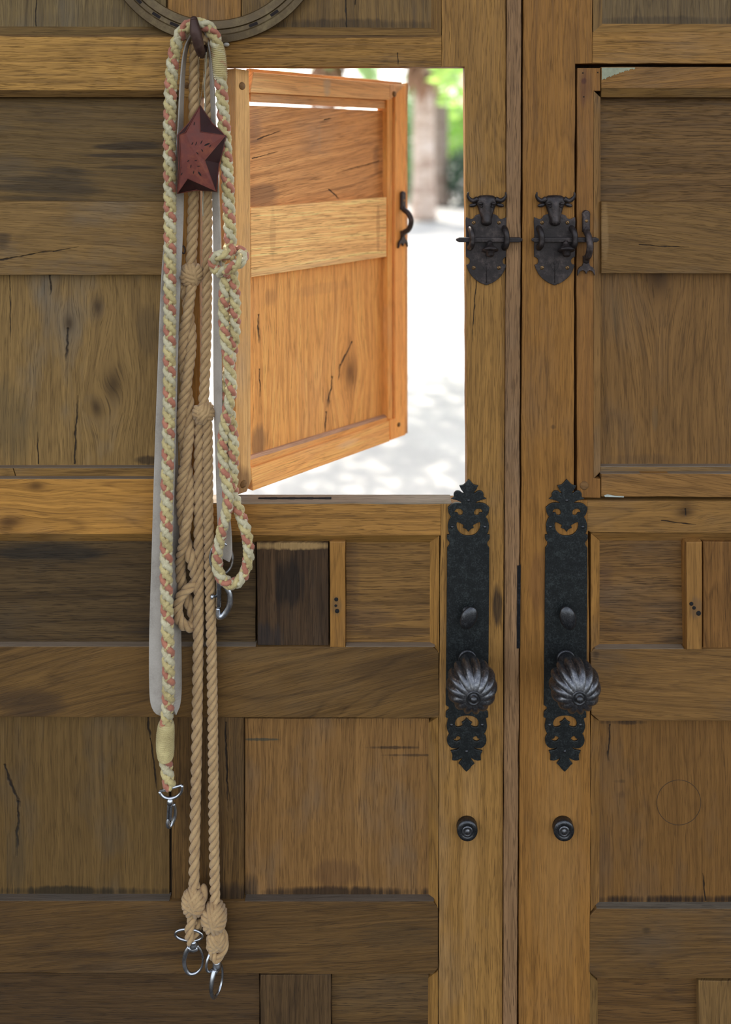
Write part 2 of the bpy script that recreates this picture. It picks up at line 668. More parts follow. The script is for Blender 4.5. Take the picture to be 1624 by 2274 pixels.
slope('moulding', [(480, 60, PD), (958, 62, PD), (980, 78, 0), (480, 78, 0)], 40, W('oak_moulding_top_right', (112, 84, 48), 'h'), d1)
slope('moulding', [(958, VT, PD), (980, VT, 0), (980, 78, 0), (958, 62, PD)], 40, W('oak_moulding_top_side', (118, 88, 50), 'v'), d1)
# top rail
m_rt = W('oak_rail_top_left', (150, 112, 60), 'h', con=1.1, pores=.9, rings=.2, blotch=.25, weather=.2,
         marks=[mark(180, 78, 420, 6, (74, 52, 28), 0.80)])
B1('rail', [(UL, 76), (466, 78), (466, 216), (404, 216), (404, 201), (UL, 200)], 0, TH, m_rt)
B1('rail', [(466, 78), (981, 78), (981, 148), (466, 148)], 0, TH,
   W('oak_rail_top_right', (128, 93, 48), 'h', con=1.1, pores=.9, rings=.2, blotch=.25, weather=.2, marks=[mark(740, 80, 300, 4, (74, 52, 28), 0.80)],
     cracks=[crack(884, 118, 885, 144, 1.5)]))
slope('moulding', [(UL, 200, 0), (404, 201, 0), (404, 216, 10), (UL, 215, 10)], 40, W('oak_moulding_under_rail', (100, 74, 42), 'h'), d1)
# left column
B1('panel', [(UL, 216), (404, 216), (404, 448), (UL, 448)], PU, 12,
   W('oak_panel_dark_upper', (94, 73, 44), 'h', con=.8, pores=.55, rings=.1, blotch=.55, weather=.4, tilt=-2.5,
     marks=[mark(90, 410, 130, 40, (44, 38, 30), 0.60, PU), mark(290, 325, 70, 8, DK, .7, PU), mark(300, 345, 90, 5, DK, .6, PU), mark(290, 372, 70, 5, DK, .6, PU)]))
B1('rail', [(UL, 447), (404, 448), (404, 610), (UL, 611)], 3, 40,
   W('oak_mid_rail_left', (116, 89, 54), 'h', con=.7, pores=.6, rings=.2, blotch=.3, weather=.5, tilt=-3,
     cracks=[crack(0, 578, 120, 556, 2.2, 3), crack(118, 558, 175, 547, 1.2, 3)], marks=[mark(5, 535, 22, 20, DK, .6, 3)]))
B1('panel', [(UL, 609), (404, 609), (404, 1036), (UL, 1036)], PU, 12,
   W('oak_panel_knotty', (121, 95, 59), 'v', con=.7, pores=.7, rings=.22, blotch=.18, weather=.6, freq=.8,
     knots=[knot(130, 718, 14, PU), knot(192, 680, 16, PU), knot(228, 855, 26, PU), knot(205, 905, 16, PU)],
     cracks=[crack(114, 612, 109, 655, 3, PU), crack(152, 730, 148, 800, 3.2, PU), crack(166, 1030, 172, 880, 2.6, PU), crack(22, 612, 22, 760, 1.2, PU),
             crack(86, 1030, 82, 960, 1.4, PU)],
     marks=[mark(330, 735, 26, 60, (84, 66, 42), 0.50, PU), mark(30, 930, 60, 90, (84, 70, 46), 0.50, PU),
            mark(330, 1022, 30, 10, DK, .7, PU)]))
B1('stile', [(404, 216), (444, 216), (444, 700), (444, 1064), (404, 1064)], 0, TH,
   W('oak_hinge_stile', (138, 98, 50), 'v', con=.8, pores=.7, rings=.2, blotch=.15))
m_led = W('oak_dusty_ledge', (112, 98, 88), 'h', con=.5, pores=.3, rings=.1, blotch=.3, weather=.6)
ledge('ledge', UL, 404, 1040, 14, PU, m_led, d1)
slope('moulding', [(UL, 1040, 14), (28, 1040, 14), (36, 1066, 14), (UL, 1066, 14)], 40, W('oak_bead_left', (122, 92, 52), 'h'), d1, bev=1)
slope('moulding', [(30, 1040, 14), (404, 1040, 14), (404, 1066, 14), (38, 1066, 14)], 40, W('oak_bead_right', (118, 88, 48), 'h'), d1, bev=1)
ledge('ledge', UL, 404, 1064, 0, 14, m_led, d1)
# second rail
B1('rail', [(UL, 1064), (443, 1064), (444, 1186), (UL, 1186)], 0, TH,
   W('oak_rail_second_left', (158, 113, 56), 'h', con=.8, pores=.55, rings=.4, blotch=.15, weather=.15, knots=[knot(20, 1160, 20), knot(80, 1080, 14)],
     marks=[mark(60, 1188, 120, 8, (110, 80, 44), 0.50)]))
slope('moulding', [(UL, 1186, 0), (444, 1186, 0), (444, 1202, PD), (UL, 1201, PD)], 40, W('oak_moulding_second_left', (132, 98, 54), 'h'), d1)
B1('sill_rail', [(444, 1119), (979, 1119), (979, 1190), (444, 1190)], 0, TH,
   W('oak_sill_rail', (138, 99, 52), 'h', con=.9, pores=.8, rings=.2, blotch=.2, weather=.25), bev=1.6)
slope('moulding', [(444, 1190, 0), (976, 1190, 0), (955, 1204, PD), (444, 1204, PD)], 40, W('oak_moulding_second_right', (124, 91, 48), 'h'), d1)
board('sill', [(446, 1116.6), (1003, 1116.6), (1003, 1119.6), (446, 1119.6)], .6, TH - 1, W('oak_sill_weathered', (120, 108, 98), 'h', con=.6, weather=.8), d1, bev=0, amp=0)
# sill slot: a worn mortise in the top of the sill
zs = P(600, 1116.6).z
mb = MB()
for k in range(12):
    xa = P(572 + k * 13.6, 1119).x
    mb.box((xa + 4.4 * S * 1.3, 24 * S, zs + .0003), 7.2 * S, (3.0 + (k % 3) * .7) * S, .0005)
mb.build('mortise', simple('mortise_dark', (18, 14, 12), .95), d1)
# dark panel row
B1('panel', [(UL, 1200), (568, 1200), (568, 1427), (UL, 1427)], PD, 18,
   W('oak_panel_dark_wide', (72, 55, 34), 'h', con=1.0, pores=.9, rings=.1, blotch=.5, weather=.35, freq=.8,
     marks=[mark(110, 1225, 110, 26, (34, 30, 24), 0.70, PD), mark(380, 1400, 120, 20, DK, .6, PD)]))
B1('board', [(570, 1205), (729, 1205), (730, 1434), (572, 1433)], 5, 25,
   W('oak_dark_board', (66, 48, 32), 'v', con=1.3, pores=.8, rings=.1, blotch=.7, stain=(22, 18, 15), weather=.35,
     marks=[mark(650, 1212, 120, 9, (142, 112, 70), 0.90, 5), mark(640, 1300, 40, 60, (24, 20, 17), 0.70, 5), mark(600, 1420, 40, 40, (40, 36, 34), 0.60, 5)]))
bat = B1('batten', [(732, 1203), (767, 1203), (767, 1438), (733, 1438)], -1, 30,
         W('oak_batten_left', (134, 95, 48), 'v', con=.8, pores=.5, rings=.3, blotch=.15, marks=[mark(748, 1345, 15, 22, (98, 74, 46), 0.70)]), bev=2)
B1('panel', [(768, 1200), (958, 1200), (958, 1427), (768, 1427)], PD, 18,
   W('oak_panel_small', (112, 82, 46), 'h', con=1.1, pores=.9, rings=.15, blotch=.45, weather=.25,
     marks=[mark(800, 1370, 70, 30, (64, 48, 38), 0.41, PD), mark(780, 1300, 20, 110, (58, 42, 32), 0.33, PD), mark(880, 1405, 90, 12, (70, 50, 30), 0.60, PD)]))
slope('moulding', [(955, 1204, PD), (976, 1190, 0), (975, 1450, 0), (955, 1434, PD)], 40, W('oak_moulding_side_a', (140, 102, 54), 'v'), d1)
ledge('ledge', UL, 568, 1436, 0, PD, m_led, d1)
ledge('ledge', 768, 966, 1437, 0, PD, m_led, d1)
# third rail
B1('rail', [(UL, 1436), (962, 1437), (975, 1450), (975, 1594), (UL, 1592)], 0, TH,
   W('oak_rail_third', (93, 68, 37), 'h', con=.9, pores=.5, rings=.42, blotch=.45, weather=.2, tilt=13, freq=.7,
     marks=[mark(860, 1490, 100, 50, (58, 42, 26), 0.41), mark(60, 1560, 80, 40, (52, 38, 26), 0.60), 
            mark(560, 1460, 200, 20, (104, 78, 44), 0.50)]))
# fourth row
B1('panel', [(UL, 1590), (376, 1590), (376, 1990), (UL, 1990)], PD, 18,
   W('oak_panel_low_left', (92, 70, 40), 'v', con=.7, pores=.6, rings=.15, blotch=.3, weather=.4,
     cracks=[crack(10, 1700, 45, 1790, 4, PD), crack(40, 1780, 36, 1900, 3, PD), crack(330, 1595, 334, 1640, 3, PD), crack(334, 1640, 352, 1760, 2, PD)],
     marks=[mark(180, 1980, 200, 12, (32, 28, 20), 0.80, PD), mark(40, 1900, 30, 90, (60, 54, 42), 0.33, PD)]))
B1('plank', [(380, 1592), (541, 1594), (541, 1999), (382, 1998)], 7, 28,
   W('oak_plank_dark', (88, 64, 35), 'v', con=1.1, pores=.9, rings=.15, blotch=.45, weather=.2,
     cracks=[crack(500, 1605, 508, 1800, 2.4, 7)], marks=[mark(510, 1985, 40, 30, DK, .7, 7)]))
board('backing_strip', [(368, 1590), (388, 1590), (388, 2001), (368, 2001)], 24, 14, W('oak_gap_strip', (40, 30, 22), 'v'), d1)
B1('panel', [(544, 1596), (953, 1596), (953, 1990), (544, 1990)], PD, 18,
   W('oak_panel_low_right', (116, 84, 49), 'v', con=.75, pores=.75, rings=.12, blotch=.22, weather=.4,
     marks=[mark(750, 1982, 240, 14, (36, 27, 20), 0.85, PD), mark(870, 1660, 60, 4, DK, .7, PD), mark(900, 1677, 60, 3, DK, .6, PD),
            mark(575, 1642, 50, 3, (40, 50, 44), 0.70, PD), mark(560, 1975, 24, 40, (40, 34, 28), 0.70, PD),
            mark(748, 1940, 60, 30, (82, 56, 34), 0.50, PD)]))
slope('moulding', [(952, 1606, PD), (974, 1592, 0), (973, 2016, 0), (952, 2000, PD)], 40, W('oak_moulding_side_b', (128, 94, 50), 'v'), d1)
m_ledb = W('oak_dusty_ledge_low', (84, 74, 68), 'h', con=.5, pores=.3, rings=.1, blotch=.35, weather=.6)
ledge('ledge', UL, 376, 2001, 0, PD, m_ledb, d1)
ledge('ledge', 544, 964, 2002, 0, PD, m_ledb, d1)
B1('rail', [(UL, 2001), (962, 2003), (973, 2016), (973, 2150), (962, 2164), (UL, 2160)], 0, TH,
   W('oak_rail_fourth', (84, 61, 34), 'h', con=1.0, pores=.6, rings=.25, blotch=.55, weather=.3, tilt=4,
     marks=[mark(400, 2120, 260, 14, (44, 32, 22), 0.60), mark(880, 2080, 90, 30, (58, 46, 30), 0.28)]))
B1('panel', [(UL, 2162), (576, 2162), (576, 2562), (UL, 2562)], PD - 6, 24,
   W('oak_panel_bottom_left', (70, 51, 31), 'h', con=1.0, pores=.7, rings=.15, blotch=.5, weather=.35, marks=[]))
B1('board', [(578, 2166), (735, 2164), (735, 2562), (578, 2562)], 5, 26,
   W('oak_dark_board_low', (76, 57, 37), 'v', con=1.1, pores=.8, rings=.1, blotch=.6, stain=(26, 22, 18), weather=.35))
B1('panel', [(737, 2162), (953, 2162), (953, 2562), (737, 2562)], PD, 18,
   W('oak_panel_bottom_right', (84, 62, 36), 'h', con=1.1, pores=.9, rings=.12, blotch=.5, weather=.2))
slope('moulding', [(951, 2172, PD), (973, 2156, 0), (972, 2562, 0), (951, 2562, PD)], 40, W('oak_moulding_side_c', (134, 98, 52), 'v'), d1)
B1('rail', [(UL, 2562), (972, 2562), (972, VB), (UL, VB)], 0, TH, W('oak_rail_bottom', (88, 64, 36), 'h', blotch=.5))
# boarded back of the leaf
m_back = W('oak_backing', (96, 74, 48), 'v')
board('backing', [(UL, VT), (1118, VT), (1118, 128), (UL, 128)], TH - 1, 12, m_back, d1, amp=0)
board('backing', [(UL, 128), (424, 128), (424, 1135), (UL, 1135)], TH - 1, 12, m_back, d1, amp=0)
board('backing', [(1046, 128), (1118, 128), (1118, 1135), (1046, 1135)], TH - 1, 12, m_back, d1, amp=0)
board('backing', [(UL, 1135), (1110, 1135), (1104, VB), (UL, VB)], TH - 1, 12, m_back, d1, amp=0)
# finger holes in the batten
m_hole = simple('hole_dark', (20, 15, 11), .95)
for (hu, hv, hr) in ((747, 1331, 4.5), (746, 1345, 3), (749, 1357, 5)):
    MB().lathe([(hr * S, 0), (hr * S * .8, .0008)], P(hu, hv, -1.2), (0, -1, 0), 12).build('finger_hole', m_hole, bat)
m_peg = wood('oak_peg', (104, 74, 42), 'h', con=1.2, blotch=.5)


def peg(parent, u, v, r, d=0, name='peg'):
    o = MB().lathe([(r * S, 0), (r * S, .0006), (r * S * .8, .001)], P(u, v, d), (0, -1, 0), 14).build(name, m_peg, parent)
    return o


peg(d1, 415, 190, 7)

# ------------------------------------------------------------------ right leaf
door_2 = tag(empty('door_2'), kind='structure')
d2 = door_2


def B2(n, p, d, th, m, **k):
    return board(n, p, d, th, m, d2, **k)


B2('stile', [(1164, VT), (1318, VT), (1316, 141), (1278, 142), (1276, 600), (1275, 1110), (1306, 1112), (1312, 1700), (1309, VB), (1149, VB),
             (1156, 1250), (1160, 700)], 0, TH,
   W('oak_meeting_stile', (128, 89, 44), 'v', con=.75, pores=.65, rings=.28, blotch=.2, weather=.15,
     marks=[mark(1205, 1290, 30, 60, (104, 68, 36), 0.50), mark(1240, 1900, 60, 300, (140, 104, 60), 0.30), mark(1228, 948, 8, 6, DK, .5)]))
B2('panel', [(1336, VT), (UR, VT), (UR, 56), (1336, 56)], PD, 18, W('oak_top_panel_far', (98, 80, 56), 'v', blotch=.25, weather=.55, marks=[mark(1480, 48, 200, 12, DK, .4, PD)]))
slope('moulding', [(1338, 53, PD), (UR, 55, PD), (UR, 72, 0), (1318, 71, 0)], 40, W('oak_moulding_right_top', (128, 96, 56), 'h'), d2)
slope('moulding', [(1318, VT, 0), (1338, VT, PD), (1338, 53, PD), (1318, 71, 0)], 40, W('oak_moulding_right_top_side', (122, 94, 58), 'v', weather=.5), d2)
B2('rail', [(1317, 71), (UR, 72), (UR, 142), (1316, 141)], 0, TH,
   W('oak_rail_right_top', (136, 99, 53), 'h', con=1.0, pores=.8, rings=.25, blotch=.2, weather=.2, tilt=-2))
B2('rail', [(1303, 1112), (UR, 1118), (UR, 1186), (1314, 1183), (1304, 1178)], 0, TH,
   W('oak_rail_right_second', (121, 88, 48), 'h', con=.8, pores=.6, rings=.4, blotch=.25, weather=.2, knots=[knot(1522, 1137, 15)],
     cracks=[crack(1522, 1131, 1523, 1146, 2.4), crack(1470, 1156, 1545, 1166, 1.6)]))
slope('moulding', [(1314, 1184, 0), (UR, 1187, 0), (UR, 1204, PD), (1333, 1200, PD)], 40, W('oak_moulding_right_second', (124, 90, 50), 'h'), d2)
slope('moulding', [(1313, 1184, 0), (1332, 1200, PD), (1332, 1434, PD), (1313, 1448, 0)], 40, W('oak_moulding_right_side_a', (134, 96, 50), 'v'), d2)
B2('panel', [(1330, 1198), (1524, 1198), (1524, 1435), (1330, 1435)], PD, 18,
   W('oak_panel_right_small', (104, 75, 43), 'h', con=1.1, pores=1.0, rings=.1, blotch=.4, weather=.3, freq=.8,
     marks=[mark(1345, 1300, 22, 60, (62, 44, 38), 0.33, PD), mark(1420, 1395, 100, 14, (62, 44, 28), 0.33, PD), mark(1500, 1420, 40, 20, DK, .5, PD)]))
bat2 = slope('batten', [(1524, 1204, -8), (1560, 1204, -8), (1560, 1443, -8), (1526, 1443, -8)], 25,
             W('oak_batten_right', (128, 92, 50), 'v', con=.7, pores=.5, rings=.3, blotch=.2, marks=[mark(1548, 1350, 14, 24, (96, 72, 48), 0.60, -8)]), d2, bev=2)
slope('batten_bevel', [(1515, 1203, 10), (1524, 1204, -8), (1526, 1443, -8), (1519, 1438, 10)], 25, W('oak_batten_right_bevel', (118, 80, 38), 'v'), d2)
B2('board', [(1562, 1203), (UR, 1204), (UR, 1442), (1562, 1441)], 6, 24, W('oak_board_right', (110, 76, 40), 'v', con=.9, pores=.7, blotch=.35))
ledge('ledge', 1322, 1519, 1441.5, 0, PD, m_led, d2)
for (hu, hv, hr) in ((1536, 1341, 4.5), (1542, 1350, 4), (1552, 1362, 5.5)):
    MB().lathe([(hr * S, 0), (hr * S * .8, .0008)], P(hu, hv, -8.4), (0, -1, 0), 12).build('finger_hole', m_hole, bat2)
B2('rail', [(1319, 1441), (UR, 1443), (UR, 1602), (1332, 1601), (1314, 1586), (1312, 1450)], 0, TH,
   W('oak_rail_right_third', (110, 80, 45), 'h', con=.8, pores=.6, rings=.3, blotch=.3, weather=.35, tilt=-4,
     marks=[mark(1324, 1455, 10, 14, DK, .6), ]))
slope('moulding', [(1313, 1588, 0), (1332, 1602, PD), (1331, 2004, PD), (1312, 2024, 0)], 40, W('oak_moulding_right_side_b', (118, 84, 44), 'v'), d2)
B2('panel', [(1329, 1599), (UR, 1599), (UR, 2010), (1329, 2008)], PD, 18,
   W('oak_panel_right_low', (104, 73, 38), 'v', con=.7, pores=.6, rings=.18, blotch=.25, weather=.3,
     cracks=[crack(1353, 1610, 1353, 1690, 2.2, PD), crack(1568, 2000, 1561, 1940, 2, PD)],
     marks=[mark(1460, 1998, 220, 12, (30, 22, 17), 0.90, PD), mark(1375, 1735, 22, 6, (62, 44, 26), 0.70, PD), mark(1378, 1765, 14, 12, (66, 46, 28), 0.60, PD),
            mark(1345, 1900, 20, 110, (78, 58, 40), 0.50, PD), mark(1380, 1604, 60, 6, DK, .7, PD)]))
# worn ring mark scratched into the panel
ring = [P(1508 + 49 * math.cos(t), 1782 + 50 * math.sin(t), PD - .2) for t in np.linspace(0, 2 * PI, 48, endpoint=False)]
MB().tube([tuple(p) for p in ring], .0004, 5, closed=True).build('ring_mark', simple('ring_mark_dark', (70, 50, 28), .9), d2)
ledge('ledge', 1326, UR, 2019, 0, PD, W('oak_dusty_ledge_right', (96, 88, 82), 'h', con=.6, blotch=.5), d2)
B2('rail', [(1326, 2018), (UR, 2020), (UR, 2174), (1326, 2173), (1308, 2158), (1311, 2034)], 0, TH,
   W('oak_rail_right_fourth', (92, 67, 38), 'h', con=.9, pores=.6, rings=.25, blotch=.5, weather=.35, marks=[mark(1436, 2068, 16, 10, (26, 24, 18), 0.85)]))
slope('moulding', [(1309, 2160, 0), (1328, 2180, PD), (1327, 2562, PD), (1309, 2562, 0)], 40, W('oak_moulding_right_side_c', (104, 78, 44), 'v'), d2)
B2('panel', [(1326, 2172), (1550, 2172), (1550, 2562), (1326, 2562)], PD, 18, W('oak_panel_right_bottom', (90, 64, 35), 'h', con=1.0, pores=.8, blotch=.4))
B2('board', [(1552, 2178), (UR, 2178), (UR, 2562), (1552, 2562)], 4, 26, W('oak_board_right_low', (108, 82, 50), 'v', con=.9, weather=.5))
B2('rail', [(1309, 2562), (UR, 2562), (UR, VB), (1309, VB)], 0, TH, W('oak_rail_right_bottom', (92, 66, 36), 'h', blotch=.5))
board('backing', [(1168, VT), (UR, VT), (UR, 128), (1168, 128)], TH - 1, 12, m_back, d2, amp=0)
board('backing', [(1168, 128), (1268, 128), (1268, 1135), (1168, 1135)], TH - 1, 12, m_back, d2, amp=0)
board('backing', [(1160, 1135), (UR, 1135), (UR, VB), (1152, VB)], TH - 1, 12, m_back, d2, amp=0)
m_stop = W('oak_hatch_stop', (58, 42, 26), 'v')
board('hatch_stop', [(1262, 128), (1306, 128), (1306, 1135), (1262, 1135)], 50, 12, m_stop, d2, amp=0)
board('hatch_stop', [(1306, 128), (UR, 128), (UR, 172), (1306, 172)], 50, 12, m_stop, d2, amp=0)
board('hatch_stop', [(1306, 1090), (UR, 1090), (UR, 1135), (1306, 1135)], 50, 12, m_stop, d2, amp=0)

# ------------------------------------------------------------------ closed hatch in the right leaf
hc = empty('hatch_door', P(1600, 1104, 10))
tag(hc, 'closed oak hatch door with chipped pale paint at its top corner, beside the bull-head latch', 'hatch door')


def BH(n, p, d, th, m, **k):
    return board(n, p, d, th, m, hc, **k)


BH('stile', [(1283, 151), (1334, 151), (1334, 202), (1319, 202), (1319, 1062), (1334, 1064), (1334, 1106), (1282, 1105), (1281, 600)], 1, 44,
   W('oak_hatch_stile_closed', (122, 84, 44), 'v', con=.7, pores=.5, rings=.25, blotch=.25, weather=.2,
     marks=[mark(1300, 190, 16, 50, (92, 58, 36), 0.70), mark(1298, 180, 9, 8, (66, 36, 30), 0.70)]))
slope('moulding', [(1319, 202, 1), (1334, 216, 12), (1334, 1048, 12), (1319, 1062, 1)], 40, W('oak_hatch_moulding_side', (120, 88, 52), 'v', weather=.5), hc)
BH('rail', [(1336, 149), (UR, 149), (UR, 196), (1336, 196)], 0, 44,
   W('oak_hatch_rail_top_closed', (122, 87, 47), 'h', con=.8, pores=.6, rings=.25, blotch=.2, weather=.2, tilt=6))
slope('moulding', [(1336, 196, 1), (UR, 197, 1), (UR, 217, 10), (1336, 216, 10)], 40, W('oak_hatch_moulding_top', (108, 80, 44), 'h', weather=.4), hc)
# bare primer left on the corner
teeth = []
for k_ in range(26):
    u_ = 1411 - k_ * 2.85
    base_ = 152 + 24 * (k_ / 25) ** 1.25
    teeth.append((u_, base_ + (2.6 if k_ % 2 else -1.2) * (.5 + .5 * math.sin(k_ * 1.7)), -.6))
slope('paint_patch', [(1337, 150, -.6), (1411, 150, -.6)] + teeth + [(1337, 178, -.6)], .5,
      simple('chipped_primer', (158, 158, 128), .8), hc)
slope('paint_patch', [(1342, 1100, -.6), (1350, 1098, -.6), (1366, 1101, -.6), (1386, 1102, -.6), (1386, 1104.5, -.6), (1344, 1103.5, -.6)], .5,
      simple('chipped_primer_low', (178, 182, 168), .8), hc)
BH('panel', [(1333, 214), (UR, 214), (UR, 449), (1333, 449)], PU, 12,
   W('oak_hatch_panel_upper_closed', (98, 72, 42), 'h', con=1.1, pores=.9, rings=.12, blotch=.35, weather=.35, freq=.7,
     marks=[mark(1350, 420, 60, 40, (74, 60, 44), 0.28, PU), mark(1480, 228, 160, 10, (62, 46, 28), 0.28, PU)]))
BH('rail', [(1336, 448), (UR, 450), (UR, 609), (1336, 607)], 3, 36,
   W('oak_hatch_mid_rail_closed', (106, 79, 46), 'h', con=.8, pores=.7, rings=.2, blotch=.3, weather=.35, tilt=-6,
     cracks=[crack(1420, 544, 1530, 549, 1.2, 3)], marks=[mark(1344, 520, 8, 60, (134, 104, 66), 0.50, 3)]))
BH('panel', [(1333, 606), (UR, 606), (UR, 1034), (1333, 1034)], PU, 12,
   W('oak_hatch_panel_lower_closed', (109, 79, 45), 'v', con=.8, pores=.7, rings=.35, blotch=.22, weather=.2, knots=[knot(1438, 612, 42, PU)],
     marks=[mark(1370, 690, 30, 70, (82, 64, 38), 0.60, PU), mark(1420, 1020, 90, 14, (62, 46, 32), 0.30, PU), mark(1455, 930, 8, 30, (86, 74, 54), 0.28, PU)]))
ledge('ledge', 1334, UR, 1037, 14, PU, m_led, hc)
slope('moulding', [(1334, 1037, 14), (UR, 1038, 14), (UR, 1056, 14), (1334, 1056, 14)], 40, W('oak_hatch_bead_closed', (106, 82, 54), 'h', weather=.6), hc, bev=1)
ledge('ledge', 1335, UR, 1053, 0, 14, m_led, hc)
BH('rail', [(1336, 1052), (UR, 1054), (UR, 1108), (1336, 1103)], 0, 44,
   W('oak_hatch_rail_low_closed', (120, 86, 48), 'h', con=.8, pores=.6, rings=.35, blotch=.25, weather=.2, tilt=-8))
BH('backing', [(1290, 152), (UR, 152), (UR, 1102), (1290, 1102)], 42.5, 5, m_back, amp=0)
peg(hc, 1298, 1078, 9.5, 1)
for (nu, nv) in ((1295, 162), (1328, 161), (1297, 215)):
    MB().lathe([(1.7 * S, 0), (1.2 * S, .0006)], P(nu, nv, .8), (0, -1, 0), 8).build('nail_hole', m_hole, hc)

# ------------------------------------------------------------------ open hatch, swung out
TH_H = math.radians(48.0)
cH, sH = math.cos(TH_H), math.sin(TH_H)
HX, HD = 523.0, 15.0        # inner hinge corner
SAG = -0.0115
origin_h = P(U0, V0) + Vector(((HX - U0) * S, HD * S, 0))
origin_h.z = ZC
ho = empty('hatch_door', origin_h, TH_H)
ho['local'] = 1
tag(ho, 'open oak hatch door swung outward, its inner face lit by the yard', 'hatch door')


def HP(u, v, e=0.0):
    """hatch-local point seen at (u,v) on the plane e units behind the hatch's inner face"""
    o = np.array((0.0, -D, ZC))
    r = np.array(((u - U0) * S, D, -(v - V0) * S))
    nrm = np.array((-sH, cH, 0.0))
    p0 = np.array(origin_h) + nrm * e * S
    t = np.dot(nrm, p0 - o) / np.dot(nrm, r)
    q = o + r * t - np.array(origin_h)
    return Vector((q[0] * cH + q[1] * sH, -q[0] * sH + q[1] * cH, q[2]))


def hboard(name, pts, e, th, mat, bev=1.2):
    """pts (u,v) as seen; all on a plane e behind the hatch face"""
    f = []
    for p in pts:
        f.append(HP(p[0], p[1], p[2] if len(p) > 2 else e))
    n = len(f)
    bm = bmesh.new()
    fv = [bm.verts.new(p) for p in f]
    yb = (e + th) * S
    bv = [bm.verts.new((p.x, yb, p.z)) for p in f]
    ff = bm.faces.new(fv)
    bm.faces.new(list(reversed(bv)))
    for i in range(n):
        j = (i + 1) % n
        bm.faces.new((fv[j], fv[i], bv[i], bv[j]))
    bmesh.ops.recalc_face_normals(bm, faces=bm.faces)
    if bev:
        bmesh.ops.bevel(bm, geom=list(ff.edges), offset=bev * S, segments=2, affect='EDGES', profile=.5, clamp_overlap=True)
    me = bpy.data.meshes.new(name)
    bm.to_mesh(me)
    bm.free()
    return link(name, me, mat, ho)


def hm(u, v, ru, rv, col, amt, e=0):
    p = HP(u, v, e)
    return (p.x, p.z, ru * S, rv * S, col, amt)


def hcr(u0, v0, u1, v1, w, e=0):
    a, b = HP(u0, v0, e), HP(u1, v1, e)
    return (a.x, a.z, b.x, b.z, w * S)


HC = (166, 116, 66)  # hatch tones below: same oak painted paler, standing in for yard bounce light
hboard('stile', [(523, 152), (553, 156), (556, 300), (557, 700), (557, 1032), (560, 1064), (548, 1092), (524, 1100)], 0, 60,
       W('oak_hatch_hinge_stile', (195, 151, 103), 'v', con=.6, pores=.5, rings=.2, blotch=.12, weather=.2, marks=[hm(540, 1075, 30, 40, (92, 62, 38), .7)]))
hboard('rail', [(563, 160), (866, 186), (866, 222), (557, 205)], -1, 44,
       W('oak_hatch_top_rail', (216, 165, 118), 'h', con=.7, pores=.5, rings=.25, blotch=.1, weather=.15, marks=[hm(726, 190, 16, 40, (176, 152, 124), .7)]))
hboard('moulding', [(557, 206), (860, 223), (858, 241), (557, 225)], 10, 26,
       W('oak_hatch_moulding', (195, 143, 96), 'h', con=.7, blotch=.15))
hboard('lip', [(556, 152), (893, 182), (893, 192), (556, 166)], 30, 15, W('oak_hatch_lip', (182, 141, 106), 'h'))
hboard('panel', [(553, 234), (700, 240), (853, 246), (856, 445), (553, 465)], 22, 14,
       W('oak_hatch_panel_upper', (190, 135, 90), 'h', con=.9, pores=.7, rings=.25, blotch=.35, stain=(84, 60, 48), weather=.25, tilt=9,
         cracks=[hcr(572, 310, 624, 290, 2.0, 22), hcr(560, 352, 618, 338, 1.6, 22), hcr(842, 358, 760, 380, 1.4, 22), hcr(730, 422, 752, 442, 2.6, 22), hcr(720, 266, 736, 262, 1.6, 22)],
         marks=[hm(575, 440, 60, 34, (100, 72, 54), .6, 22), hm(565, 270, 26, 60, (112, 84, 66), .5, 22), hm(836, 350, 16, 46, (104, 72, 54), .45, 22), hm(710, 300, 9, 60, (160, 128, 96), .4, 22)]))
hboard('rail', [(557, 462), (859, 438), (859, 570), (558, 616)], 2, 34,
       W('oak_hatch_mid_rail', (231, 175, 120), 'h', con=1.0, pores=.95, rings=.15, blotch=.15, weather=.15, freq=.8,
         marks=[hm(840, 500, 6, 70, (140, 90, 56), .35, 2), hm(606, 520, 8, 60, (138, 92, 58), .22, 2), hm(700, 590, 400, 12, (196, 152, 102), .5, 2)]))
hboard('panel', [(553, 606), (855, 560), (857, 930), (553, 1020)], 22, 14,
       W('oak_hatch_panel_lower', (208, 146, 86), 'v', con=.75, pores=.7, rings=.3, blotch=.18, stain=(104, 70, 44), weather=.1,
         knots=[(HP(768, 830, 22).x, HP(768, 830, 22).z, .018)],
         cracks=[hcr(780, 762, 754, 815, 4.2, 22), hcr(756, 810, 752, 845, 2.6, 22), hcr(738, 838, 730, 900, 5, 22), hcr(726, 915, 722, 960, 3.6, 22), hcr(574, 700, 574, 760, 3, 22), hcr(577, 820, 578, 880, 2, 22)],
         marks=[hm(572, 980, 26, 40, (92, 68, 50), .6, 22), hm(720, 640, 120, 14, (150, 104, 66), .18, 22), hm(600, 660, 24, 24, (130, 88, 54), .4, 22)]))
hboard('moulding', [(557, 1012, 16), (859, 920, 16), (862, 926, 8), (557, 1021, 8)], 8, 28, W('oak_hatch_bead_top', (174, 137, 118), 'h', con=.5, weather=.5), bev=0)
hboard('moulding', [(557, 1021), (862, 926), (864, 934), (557, 1038)], 8, 28, W('oak_hatch_bead', (211, 151, 93), 'h', con=.6))
hboard('rail', [(558, 1040), (865, 935), (866, 980), (562, 1090)], -1, 44,
       W('oak_hatch_low_rail', (219, 157, 96), 'h', con=.8, pores=.6, rings=.25, blotch=.15, weather=.1,
         marks=[hm(775, 985, 60, 14, (202, 176, 140), .4), hm(600, 1060, 60, 30, (186, 132, 78), .4)]))
